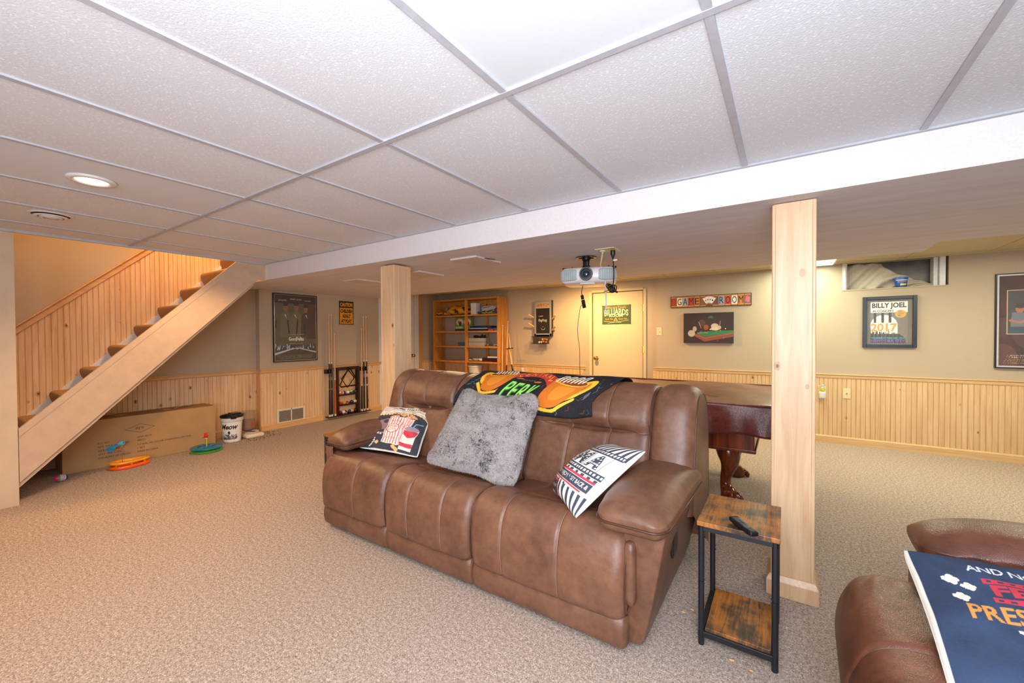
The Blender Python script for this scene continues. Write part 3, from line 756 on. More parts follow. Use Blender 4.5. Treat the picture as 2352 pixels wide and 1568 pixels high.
def art_popcorn():
    A = Art(1, 1, 230, '#3b3c44'); W_ = '#e9e2d8'; R_ = '#c94a55'
    A.a += (np.random.RandomState(2).rand(A.ny, A.nx, 1)-.5)*.012
    A.poly([(0, .72), (.12, .745), (.4, .76), (.7, .76), (.9, .715), (1, .62), (1, 1), (0, 1)], W_)
    for k in range(16):
        x = .05+k*.061; y = .735+.03*math.sin(min(1, x*1.3)*PI*.6)-max(0, x-.75)**2*1.5; A.ell(x, y-.012, .025, .018, '#e8cf8d')
    A.line([(0, .76), (.3, .775), (.7, .78), (.9, .74), (1, .65)], .006, '#2d2b30')
    for y in (.84, .90, .955): A.line([(0, y), (.5, y+.012), (1, y-.05)], .008, '#4a3434')
    A.rect(.22, .865, .86, .945, W_)
    A.text('HOME THEATER', .25, .870, .60, .05, '#1d1a1c', .02); A.text('OUR', .42, .945, .2, .035, '#1d1a1c', .02)
    A.text('WHERE THE POPCORN IS ALWAYS POPPING', .1, .795, .8, .022, '#b98f86')
    A.ell(.26, .44, .18, .17, '#8d7478')
    for x, y in ((.26, .55), (.15, .45), (.27, .33), (.18, .36)): A.ell(x, y, .045, .04, '#3e3a44')
    A.rect(.08, .25, .3, .30, '#8d7478')
    for k in range(5): A.rect(.09+k*.045, .26, .115+k*.045, .285, W_)
    for a in range(6): A.ell(.17+.05*math.cos(-1.2+a*.45), .13+.09*math.sin(-1.2+a*.45), .016, .016, W_)
    A.poly([(.345, .12), (.62, .09), (.585, .66), (.31, .66)], W_); A.poly([(.62, .09), (.74, .14), (.78, .63), (.585, .66)], '#e2cfc8')
    for k in range(6):
        x = .33+k*.048; A.line([(x+.035, .13-.004*k), (x, .65)], .013, R_)
    for k in range(3): A.line([(.65+k*.04, .13), (.63+k*.05, .64)], .011, '#d98a8c')
    for x, y, c in ((.455, .40, W_), (.69, .40, '#e2cfc8')):
        A.ell(x, y, .115 if x < .5 else .06, .10, R_); A.ell(x, y, .10 if x < .5 else .05, .088, c)
    A.text('POP', .40, .405, .12, .045, R_); A.text('CORN', .385, .345, .145, .045, R_)
    A.text('POPCORN', .37, .20, .2, .03, R_); A.text('FRESH', .37, .545, .14, .03, R_)
    rs = random.Random(3)
    for k in range(70):
        x = .30+rs.random()*.5; y = .66+rs.random()*max(.01, .075*(1-((x-.55)/.27)**2)); A.ell(x, y, .016, .014, rs.choice(['#e8aa78', '#d98f5c', '#f0c296', '#c77f52']))
    A.poly([(.66, .05), (.86, .05), (.92, .42), (.67, .42)], W_)
    A.poly([(.665, .40), (.915, .40), (.885, .29), (.76, .255), (.67, .32)], '#d1424f'); A.poly([(.662, .10), (.867, .10), (.875, .16), (.66, .16)], '#d1424f')
    A.ell(.793, .43, .128, .042, '#9b8c92'); A.line([(.79, .44), (.84, .53), (.94, .56)], .018, '#6aa6cf')
    for x, y in ((.27, .11), (.57, .06), (.62, .03)): corn(A, x, y, .04)
    A.rect(.985, 0, 1, 1, '#e6e1d6'); A.rect(0, 0, 1, .012, '#e6e1d6')
    return A
pillow('printed_pillow', art_popcorn(), [(-2.575, 2.085, .722), (-2.16, 2.215, .722), (-2.015, 1.89, .455), (-2.455, 1.745, .492)], .055, 'dark square pillow printed with popcorn bucket and soda cup on the left seat', wr=.012, Tb=.05)
def art_fur():
    return Art(1, 1, 150, '#a9a09b')
def fur_sag(U, V): return -.028*np.exp(-((U-.45)/.2)**2)*V**3+.010*np.sin(U*15+1)*V**3+.005*np.sin(U*13)*(1-V)**3+.006*np.sin(V*23+U*5)
o = pillow('fur_pillow', art_fur(), [(-1.75, 2.06, .930), (-1.20, 2.125, .905), (-1.17, 1.79, .445), (-1.765, 1.685, .512)], .105, 'large shaggy grey faux fur pillow leaning on the middle seat', wr=.016, mat=M['fur'], pinch=.035, back='#a9a09b', rnd=.11, sag=fur_sag, Tb=.03)
def fuzz(o, n=52000):   # real fur strands over the pillow surface
    me = o.data; rs = np.random.RandomState(5); nv = len(me.vertices); co = np.zeros(nv*3); me.vertices.foreach_get('co', co); co = co.reshape(-1, 3)
    no = np.zeros(nv*3); me.vertices.foreach_get('normal', no); no = no.reshape(-1, 3)
    idx = rs.randint(0, nv//2, n); P = co[idx]+rs.randn(n, 3)*.0012; N = no[idx]
    T = np.cross(N, rs.randn(n, 3)); T /= np.linalg.norm(T, axis=1)[:, None]+1e-9
    flow = np.array([0, -.15, -.45]); tip = P+N*.006+flow*.010+T*.004*rs.rand(n, 1)+rs.randn(n, 3)*.0015
    V = np.stack([P-T*.0011, P+T*.0011, tip], 1).reshape(-1, 3)
    F = np.arange(n*3).reshape(-1, 3); m2 = bpy.data.meshes.new('fur_pile'); m2.from_pydata(V.tolist(), [], F.tolist()); m2.materials.append(M['fur'])
    q = bpy.data.objects.new('fur_pile', m2); COL.objects.link(q); q.parent = o; q['kind'] = 'stuff'
fuzz(o)
def art_ma():
    A = Art(1, 1, 240, '#e9e3d8'); D = '#3c4350'; R_ = '#c8394b'; W_ = '#e9e3d8'
    for k in range(12):
        x = .02+k*.079; A.rect(x, .70, x+.038, 1.0, D)
        A.rect(x, 0, x+.038, .30, D)
    A.rect(.0, .30, .88, .70, W_)
    A.rect(0, .69, .90, .745, D); A.rect(0, .50-.03, .90, .52, D)
    for k in range(24): A.rect(.01+k*.0375, .707, .03+k*.0375, .73, W_); A.rect(.01+k*.0375, .485, .03+k*.0375, .507, W_)
    for x in (.115, .19, .295, .41, .60, .80): A.rect(x, .52, x+.008, .69, '#8b8288')
    A.text('C', .02, .545, .075, .12, D, .02); A.text('I', .145, .545, .035, .12, D, .02); A.text('N', .205, .545, .075, .12, D, .02); A.text('E', .32, .54, .075, .13, D, .02)
    A.text('M', .43, .53, .155, .145, D, .06); A.text('A', .62, .53, .165, .145, D, .06)
    for P in (((.445, .545), (.455, .655), (.505, .57), (.56, .655), (.57, .545)), ((.64, .545), (.70, .66), (.765, .545)), ((.665, .58), (.74, .58))):
        for (a, b), (c_, d) in zip(P[:-1], P[1:]):
            for q in range(5): A.ell(a+(c_-a)*q/4, b+(d-b)*q/4, .0075, .0075, W_)
    for k in range(12): A.rect(.02+k*.075, .445, .055+k*.075, .465, D)
    A.rect(0, .425, .88, .442, R_); A.rect(0, .335, .88, .42, D); A.rect(0, .315, .82, .33, R_)
    A.text('RELAX * UNWIND * ENJOY * SIT BACK &', .03, .35, .82, .052, W_, .0)
    for k in range(10): A.rect(.02+k*.06, .285, .045+k*.06, .31, D)
    A.poly([(.12, .04), (.14, .285), (.48, .285), (.46, .02), (.30, .10)], R_); A.poly([(.14, .075), (.16, .265), (.46, .265), (.44, .05), (.30, .125)], '#3a3d45')
    A.text('Enjoy the show!', .18, .14, .25, .07, '#b9aeb0', 0, .1, shear=.3)
    A.rect(.955, 0, 1, 1, W_)
    j = np.clip((A.X/1.03*A.r).astype(int), 0, A.nx-1); A.a = A.a[np.arange(A.ny)[:, None], j]; return A
pillow('striped_pillow', art_ma(), [(-.745, 2.06, .700), (-.505, 1.83, .752), (-.742, 1.59, .478), (-.985, 1.83, .478)], .135, 'white and navy striped cinema pillow leaning against the right armrest', pinch=.035, wr=.006, Tb=.03, pw=.55, bdir=(-.60, -.62, .50), arc=.75)
def art_feat():
    A = Art(1, 1, 260, '#2b3b55'); W_ = '#dde3ec'; R_ = '#c43545'
    n = np.random.RandomState(9).rand(12, 12); yy = np.clip(A.Y*11, 0, 10.99); xx = np.clip(A.X*11, 0, 10.99); i = yy.astype(int); j = xx.astype(int); fy = yy-i; fx = xx-j
    s = n[i, j]*(1-fy)*(1-fx)+n[i+1, j]*fy*(1-fx)+n[i, j+1]*(1-fy)*fx+n[i+1, j+1]*fy*fx
    A.a *= (.75+.6*s)[..., None]
    A.text('AND NOW OUR', .235, .83, .50, .05, W_, .01)
    for y in (.605, .745): 
        A.rect(.27, y, .91, y+.035, R_)
        for k in range(14): A.rect(.285+k*.045, y+.01, .305+k*.045, y+.025, '#2b3b55')
    A.text('FEATURE', .29, .655, .58, .08, R_, .03)
    A.text('PRESENTATION', .155, .49, .74, .09, '#c9893f', .02)
    for k in range(16): A.ell(.31+k*.028, .455, .009, .009, W_)
    A.rect(0, 0, .02, 1, '#e2ddd0')
    for x, y, q in ((.14, .74, .04), (.20, .70, .034), (.15, .62, .038), (.42, .385, .045), (.44, .22, .04), (.8, .3, .05)): corn(A, x, y, q, '#efe3c6')
    return A
pillow('navy_pillow', art_feat(), [(.281, 1.62, .637), (.75, 1.66, .64), (.76, 1.165, .51), (.280, 1.12, .505)], .055, 'navy blue pillow with red and gold movie lettering in the bottom right corner', pinch=.02, wr=.006, Tb=.03)

# ------------------------------------------------------------------ blanket over the sofa back
def art_perk():
    A = Art(1.06, .52, 380, '#1c1c21'); rs = random.Random(11)
    for k in range(150):
        x, y = rs.random()*1.06, rs.random()*.52; c = rs.choice(['#4d5663', '#5f6d7c', '#2f5c72', '#6b4a2a', '#7a2b25', '#3c4048'])
        a = rs.random()*6; A.line([(x, y), (x+.02*math.cos(a), y+.02*math.sin(a)), (x+.03*math.cos(a+.8), y+.03*math.sin(a+.8))], .0035, c)
    O, OL, DK = '#d4741c', '#ffc23a', '#8e3d12'
    def cup(x, y, s, fl):
        q = lambda P: [(x+fl*a*s, y+b*s) for a, b in (P if len(P) < 3 else cat_rom(P, 6))]
        A.line(q([(.88, .72), (1.08, .78), (1.12, .58), (.95, .38), (.80, .30)]), .034*s/.23, OL); A.line(q([(.88, .70), (1.03, .72), (1.05, .56), (.92, .42)]), .012*s/.23, '#e08a22')
        A.poly(q([(.0, .78), (.5, .70), (1.0, .68), (.97, .50), (.86, .28), (.66, .08), (.44, .02), (.22, .04), (.08, .20), (.02, .45), (.0, .78)]), O)
        A.poly(q([(.30, .60), (.55, .60), (.80, .54), (.74, .36), (.58, .22), (.40, .22), (.30, .40), (.30, .60)]), '#e28a26')
        A.ell(x+fl*.50*s, y+.76*s, .50*s, .13*s, OL, -.14*fl); A.ell(x+fl*.50*s, y+.76*s, .46*s, .10*s, DK, -.14*fl)
        A.line(q([(.02, .10), (.12, .0), (.55, -.04), (.75, .08), (1.0, .25)]), .018*s/.23, OL)
        for k in range(4):
            a = .10+k*.20; A.line(q([(a, .74), (a+.02, .92), (a+.10, 1.04), (a+.17, 1.02), (a+.12, .92), (a+.09, .76)]), .011*s/.23, '#f8f2de')
    cup(.335, .11, .235, -1); cup(.655, .045, .255, 1)
    A.ell(.475, .125, .155, .125, '#18171b')
    for k, (ch, w_) in enumerate((('P', .052), ('E', .046), ('R', .054), ('K', .052))):
        A.text(ch, .365+k*.062+(.004 if k else 0), .075-.004*k, w_, .125, '#3f9a4a', .035); A.text(ch, .362+k*.062+(.004 if k else 0), .08-.004*k, w_, .12, '#9be25e', .0)
    P = []; Q = []
    for k in range(21):
        a = k/20; xx = .33+a*.33; P.append((xx, .222+.065*math.sin(PI*a)-.05*a+.01)); Q.append((xx+.0, .305+.07*math.sin(PI*a)-.05*a+.01))
    A.poly(P+Q[::-1], '#cf3a2c')
    for k, ch in enumerate('CENTRAL'):
        a = .06+k*.132; A.text(ch, .33+a*.33, .238+.067*math.sin(PI*a)-.05*a+.006, .031, .058, '#f6ae40', .006)
    A.ell(.39, .235, .03, .006, '#c07a2e'); A.ell(.55, .215, .03, .007, '#c07a2e')
    A.text('THE PLACE', .42, .222, .1, .012, '#a06a3a')
    A.poly([(.985, .10), (1.0, .13), (.985, .16), (.97, .13)], '#5b6470')
    for k in range(4): A.line([(.03+.008*k, .15+.02*k), (.05+.008*k, .155+.02*k)], .006, '#2f7f95')
    A.rect(0, 0, 1.06, .008, '#101014'); return A
def blanket():
    P = cat_rom([p for p in BACK], 14); P = P[::-1]       # from seat upwards
    T = np.gradient(P, axis=0); T /= np.linalg.norm(T, axis=1)[:, None]; N = np.stack([-T[:, 1], T[:, 0]], 1)
    # skip over the crease so the cloth hangs straight
    Q = P+N*.028; s = np.r_[0, np.cumsum(np.linalg.norm(np.diff(Q, axis=0), axis=1))]
    i0 = np.argmin(np.where(P[:, 0] < 2.3, abs(P[:, 1]-.80), 9)); s0 = s[i0]
    A = art_perk()
    def f(U, V):
        lift = .055*np.exp(-((U-.02)/.10)**2)*0+.0
        lo = .0+.022*np.exp(-((U-1.02)/.10)**2)+.006*np.sin(U*7)
        ss = s0+lo+V*(.52-lo)+lift; y = np.interp(ss, s, Q[:, 0]); z = np.interp(ss, s, Q[:, 1])
        x0 = -1.905+.13*np.clip(V*2, 0, 1); x1 = -.885+.115*np.clip((V-.15)*2.4, 0, 1)
        x = x0+(x1-x0)*U+.006*np.sin(V*14+2)
        y = y-.008*np.sin(U*26+V*8)*(1-V)**2*.8-.006*np.sin(U*11); z = z+.003*np.sin(U*19+V*5)
        return np.stack([x, y, z], 1)
    b = lambda U, V: f(U, V)+np.array([0, .005, -.003])
    A.backcol = '#1c1c21'
    tag(A.sheet(f, 'throw_blanket', M['fabric'], None, b), 'black throw blanket with orange coffee cups and lettering draped over the sofa back', 'blanket')
blanket()

# ------------------------------------------------------------------ second leather seat, bottom right corner
def chair():
    t = thing('leather_recliner', (.75, 1.2, 0), 'reddish brown leather recliner cut off by the bottom right corner of the photo', 'armchair')
    lt = M['leather2']
    # pads are swept along world y here: profile given in (x, z) with the front towards -x
    prof = [(1.0, .455), (.85, .46), (.65, .47), (.45, .49), (.30, .512), (.20, .49), (.155, .42), (.14, .34), (.145, .26), (.16, .19), (.20, .16)]
    xf = lambda p: (p[1], p[0], p[2])
    pad('seat_cushion', t, lt, .72, 1.745, prof, .075, .06, 70, seams=(1.32, .98), crown=.012, xf=xf, pipes=False, n=14,
        extra=lambda u, s, x: .0045*math.sin(s*95+x*30)*math.exp(-((x-1.63)/.045)**2)*math.exp(-((s-.42)/.12)**2))
    pad('front_panel', t, lt, .71, 1.695, [(.26, .18), (.18, .165), (.165, .12), (.17, .06), (.20, .02)], .02, .01, 10, xf=xf, pipes=False)
    b = MB(); b.box(.24, 1.05, .70, 1.86, .05, .40); b.build('frame', lt, t, 0)
    b = MB()
    def df(p):
        x, y, z = p; fx = x/.38; fy = y/.115
        z = z*(1-.35*abs(fy)**2.5-(.5 if z > 0 else 0)*max(0, -fx)**4)+.02*(1-fx*fx if z > 0 else 0)
        z += .003*math.sin(x*80)*max(0, -fx)*max(0, -fy) if z > 0 else 0
        return (x, y*(1-.12*max(0, -fx)**3), z)
    b.rbox((.755, 1.875, .588), (.40, .135, .072), .06, 22, df); b.build('armrest', lt, t, 180)
    b = MB(); b.rbox((.72, 1.85, .28), (.37, .075, .25), .04, 10); b.build('arm_body', lt, t, 180)
    b = MB(); b.rbox((.75, .58, .565), (.37, .115, .068), .06, 16, df); b.build('armrest', lt, t, 180)
    b = MB(); b.rbox((.75, .58, .28), (.33, .075, .25), .04, 10); b.build('arm_body', lt, t, 180)
    pad('back_cushion', t, lt, .72, 1.74, [(1.36, .10), (1.37, .6), (1.34, .85), (1.26, .96), (1.15, .97), (1.06, .90), (1.03, .80), (1.04, .74), (1.0, .62), (.96, .50), (.95, .42)], .07, .05, 30, crown=.01, xf=xf, pipes=False)
chair()

# ------------------------------------------------------------------ side tables and the remote control
def side_table(label):
    t = thing('side_table', (-.155, 1.963, 0), label, 'side table', 'matching industrial side tables')
    x0, x1, y0, y1, zt = -.297, -.012, 1.792, 2.135, .507
    m = MB(); m.box(x0, x1, y0, y1, zt-.018, zt); m.build('tabletop', M['rust'], t, 0, .0015)
    m = MB(); m.box(x0+.03, x1-.03, y0+.012, y1-.02, .058, .073); m.build('lower_shelf', M['rust'], t, 0, .0015)
    m = MB(); q = .019; zt2 = zt-.018
    for z0, z1, nm in ((zt2-.02, zt2, 'top_frame'), (.035, .058, 'shelf_frame')):
        m = MB()
        for y in (y0+.004, y1-.004-q): m.box(x0+.006, x1-.006, y, y+q, z0, z1)
        for x in (x0+.006, x1-.006-q): m.box(x, x+q, y0+.004, y1-.004, z0, z1)
        m.build(nm, M['blackm'], t, 0, .002)
    for x in (x0+.0155, x1-.0155):
        for y in (y0+.0135, y1-.0135):
            m = MB(); m.tube([(x, y, .0), (x, y, .262)], .0115, 12); m.tube([(x, y, .264), (x, y, zt2-.001)], .0115, 12)
            m.tube([(x, y, .258), (x, y, .268)], .0095, 12)
            for z in (.255, .272): m.sphere((x+(.011 if x < -.15 else -.011), y-.004, z), .0035, 8, 6)
            m.build('leg', M['blackm'], t, 40)
    return t
st = side_table('black framed side table with rustic wood top holding a remote, right of the sofa')
c2 = copy_tree(st, (-2.84, 1.985, 0)); c2['label'] = 'rustic topped side table mostly hidden behind the left sofa armrest'
def remote():
    t = thing('remote_control', (-.113, 1.80, .5075), 'black remote control lying on the nearer side table', 'remote control')
    R = Matrix.Translation((-.132, 1.812, .5085)) @ Matrix.Rotation(math.radians(-52), 4, 'Z')
    m = MB(); m.rbox((0, 0, 0), (.066, .0185, .0095), .006, 12, lambda p: R @ Vector((p[0], p[1]*(1-.12*p[0]/.066), p[2]+.0095+.004*max(0, -p[0]/.066))))
    m.build('body', M['black'], t, 180)
    m = MB(); m.lathe([(.0125, 0), (.0125, .0015), (.009, .002)], (0, 0, 0), 24, 'z', None, R @ Matrix.Translation((.020, 0, .0185))); m.build('dial', plain('grey_button', '#4b4d52', .4), t, 40)
    for i in range(3):
        for j in range(2):
            m = MB(); m.lathe([(.003, 0), (.003, .0012)], (0, 0, 0), 12, 'z', None, R @ Matrix.Translation((-.04+i*.013, -.007+j*.014, .0205))); m.build('button', MATS['grey_button'], t, 40)
remote()

# ------------------------------------------------------------------ covered pool table
def pool_table():
    x0, x1, y0, y1 = -2.45, -.015, 3.12, 4.42
    t = thing('pool_table', ((x0+x1)/2, (y0+y1)/2, 0), 'carved mahogany pool table behind the sofa, claw foot legs showing below its cover', 'pool table')
    cx, cy = (x0+x1)/2, (y0+y1)/2
    m = MB(); m.rbox((cx, cy, .745), ((x1-x0)/2-.03, (y1-y0)/2-.03, .045), .02, 6); m.build('rail_frame', M['mahog'], t, 60)
    m = MB(); m.box(x0+.16, x1-.16, y0+.17, y1-.17, .43, .70)
    m.box(x0+.14, x1-.14, y0+.15, y1-.15, .645, .70); m.box(x0+.15, x1-.15, y0+.16, y1-.16, .43, .455); m.build('cabinet', M['mahog'], t, 0, .006)
    def leg(lx, ly, sx, sy):
        m = MB(); dx, dy = sx*.7, sy*.7
        path = [(0, .44, .085), (0, .40, .086), (.02, .34, .080), (.025, .29, .066), (.01, .23, .050), (-.012, .17, .040), (-.018, .12, .038), (-.004, .08, .046), (.018, .05, .058), (.03, .022, .062), (.03, .002, .050)]
        R = cat_rom([(a, z, r) for a, z, r in path], 5)
        m.tube([(lx+dx*a, ly+dy*a, z) for a, z, r in R], [r for a, z, r in R], 20)
        for k in (-1, 0, 1):   # claws
            a = math.atan2(sy, sx)+k*.62; bx, by = lx+dx*.03, ly+dy*.03
            m.tube([(bx+.03*math.cos(a), by+.03*math.sin(a), .055), (bx+.06*math.cos(a), by+.06*math.sin(a), .045), (bx+.078*math.cos(a), by+.078*math.sin(a), .022), (bx+.078*math.cos(a), by+.078*math.sin(a), .004)], [.018, .021, .019, .012], 10)
        m.build('leg', M['mahog'], t, 180)
    for sx in (-1, 1):
        for sy in (-1, 1): leg((x1-.355) if sx > 0 else (x0+.355), (y0+.42) if sy < 0 else (y1-.30), sx, sy)
    # cover: top sheet and hanging skirt
    cv = thing('pool_table_cover', (cx, cy, .57), 'brown vinyl cover draped over the pool table, its oxblood skirt hanging in folds', 'table cover')
    def top(u, v):
        x = x0+(x1-x0)*u; y = y0+(y1-y0)*v; e = min(u, 1-u, v, 1-v)
        z = .797+.006*math.sin(x*5+1)*math.sin(y*4)+.004*math.sin(x*17+y*9)*.6-(.006 if e < .02 else 0)
        return (x, y, z)
    m = MB(); m.grid(top, 90, 50); m.build('top_sheet', M['covertop'], cv, 180)
    per = []
    def run(a, b, n):
        for k in range(n): per.append((a[0]+(b[0]-a[0])*k/n, a[1]+(b[1]-a[1])*k/n))
    run((x0, y0), (x1, y0), 150); run((x1, y0), (x1, y1), 90); run((x1, y1), (x0, y1), 150); run((x0, y1), (x0, y0), 90)
    nP = len(per); V = []; F = []; nz = 12
    for j in range(nz):
        v = j/(nz-1)
        for k, (x, y) in enumerate(per):
            dx = (x-cx)/((x1-x0)/2); dy = (y-cy)/((y1-y0)/2)
            nx_, ny_ = (0, -1) if k < 150 else (1, 0) if k < 240 else (0, 1) if k < 390 else (-1, 0)
            s_ = k*.0162; wv = .034*math.sin(s_*11.5+.6*math.sin(s_*3))*v+.012*math.sin(s_*27+1)*v+.016*v
            z = .795-v*(.20+.02*math.sin(s_*4.1)+.012*math.sin(s_*13+1.4))
            V.append((x+nx_*wv, y+ny_*wv, z))
    for j in range(nz-1):
        for k in range(nP): F.append((j*nP+k, j*nP+(k+1) % nP, (j+1)*nP+(k+1) % nP, (j+1)*nP+k))
    m = MB(); m.add(V, F); o = m.build('skirt', M['cover'], cv, 180); q = o.modifiers.new('s', 'SOLIDIFY'); q.thickness = .003
    m = MB(); m.tube([(*p, .797) for p in per]+[(*per[0], .797)], .005, 6); m.build('piping', M['covertop'], cv, 180)
pool_table()

# ================================================================== THINGS ON THE WALLS
def frame_y(m, x, y0, y1, z0, z1, w, d, mi=None):     # frame on a wall of constant x, facing +x
    m.box(x, x+d, y0, y0+w, z0, z1, mi); m.box(x, x+d, y1-w, y1, z0, z1, mi); m.box(x, x+d, y0+w, y1-w, z0, z0+w, mi); m.box(x, x+d, y0+w, y1-w, z1-w, z1, mi)
def frame_x(m, y, x0, x1, z0, z1, w, d, mi=None):     # on the back wall, facing -y
    m.box(x0, x0+w, y-d, y, z0, z1, mi); m.box(x1-w, x1, y-d, y, z0, z1, mi); m.box(x0+w, x1-w, y-d, y, z0, z0+w, mi); m.box(x0+w, x1-w, y-d, y, z1-w, z1, mi)
gloss = mk_attr('glossy_print', .5, .2)
# -- framed movie poster (generic artwork of the same colours)
def poster_left():
    y0, y1, z0, z1 = 2.815, 3.44, .912, 1.862
    t = thing('framed_poster', (XL, (y0+y1)/2, z0), 'tall dark framed film poster on the left wall, lettered GoodFellas', 'poster')
    m = MB(); frame_y(m, XL+.001, y0, y1, z0, z1, .014, .024); m.build('frame', M['black'], t, 0, .002)
    m = MB(); frame_y(m, XL+.004, y0+.014, y1-.014, z0+.014, z1-.014, .005, .019); m.build('inner_lip', M['chrome'], t, 0)
    W, Hh = .592, .915; A = Art(W, Hh, 330, '#54492f')
    g = A.Y/Hh; A.a[:] = np.array(L('#5e5a3e'))*(.45+.55*np.clip(1.2-abs(g-.55)*1.6, 0, 1))[..., None]
    A.rect(0, .80, W, Hh, '#2c2014')
    A.poly([(.41, .82), (W, .78), (W, .30), (.46, .30)], '#503019')
    for x, c in ((.16, '#6a6648'), (.31, '#6e6848'), (.45, '#4b3a22')): A.poly([(x-.085, .33), (x+.085, .33), (x+.07, .64), (x, .70), (x-.07, .64)], c)
    for x, z in ((.155, .735), (.305, .745), (.445, .725)): A.ell(x, z, .030, .052, '#8b6238'); A.ell(x, z+.045, .034, .022, '#2b2015')
    for x in (.165, .305, .465): A.poly([(x-.028, .645), (x-.010, .645), (x+.004, .585)], '#cfc8ba')
    for a, b in (((.03, .56), (.02, .46)), ((.185, .56), (.205, .36)), ((.325, .57), (.305, .36)), ((.42, .50), (.425, .40))): A.line([a, b], .02, '#2b2a20')
    A.rect(0, .0, W, .215, '#3f3520'); rs = random.Random(4)
    for k in range(80):
        x = rs.random()*W; y = .155+.10*abs(x/W-.5)*1.2*rs.random()+rs.random()*.03; A.rect(x, y-.018, x+.004+rs.random()*.012, y+rs.random()*.03, rs.choice(['#9db4cc', '#b9c8d6', '#5d6c7c', '#2f3540']))
    A.poly([(0, .075), (.27, .16), (.35, .16), (W, .095), (W, .115), (.35, .172), (.25, .172), (0, .105)], '#b7c3cf')
    A.text('GoodFellas', .195, .275, .215, .052, '#e8e2d0', .03)
    A.text('RAY LIOTTA', .06, .83, .115, .016, '#cbbf9f', .01); A.text('ROBERT DE NIRO', .22, .852, .165, .016, '#cbbf9f', .01); A.text('JOE PESCI', .43, .838, .09, .016, '#cbbf9f', .01)
    A.line([(.19, .365), (.41, .365)], .004, '#a59c80'); A.text('Three Decades of Life in the Mafia', .205, .235, .19, .010, '#c9c2ac')
    for k in range(4): A.text('A FILM BY THE PRODUCERS STARRING AND DIRECTED', .03+.01*k, .065-.014*k, .52-.02*k, .008, '#8f8468')
    A.sheet(plane_fn((XL+.010, y0+.018, z0+.018), (0, W, 0), (0, 0, Hh)), 'print', gloss, t)
    m = MB(); m.box(XL+.014, XL+.016, y0+.014, y1-.014, z0+.014, z1-.014); m.build('glazing', M['pglass'], t, 0)
poster_left()
# -- caution sign
def caution():
    y0, y1, z0, z1 = 3.812, 4.068, 1.45, 1.818; W, Hh = y1-y0, z1-z0
    A = Art(W, Hh, 520, '#17140f'); A.rect(.008, .008, W-.008, .262, '#e49a20'); A.rect(.011, .011, W-.011, .259, '#17140f'); A.rect(.014, .014, W-.014, .256, '#e49a20')
    A.text('CAUTION', .018, .282, W-.036, .062, '#e49a20', .05)
    A.text('CHILDISH', .022, .182, W-.044, .058, '#17140f', .05); A.text('ADULT', .055, .105, W-.11, .056, '#17140f', .05); A.text('AT PLAY', .032, .028, W-.064, .056, '#17140f', .05)
    o = A.sheet(plane_fn((XL+.010, y0, z0), (0, W, 0), (0, 0, Hh)), 'caution_sign', M['printed'], None, plane_fn((XL+.002, y0, z0), (0, W, 0), (0, 0, Hh)), smooth=30)
    tag(o, 'small orange and black caution sign on the left wall above the cue rack', 'sign')
caution()
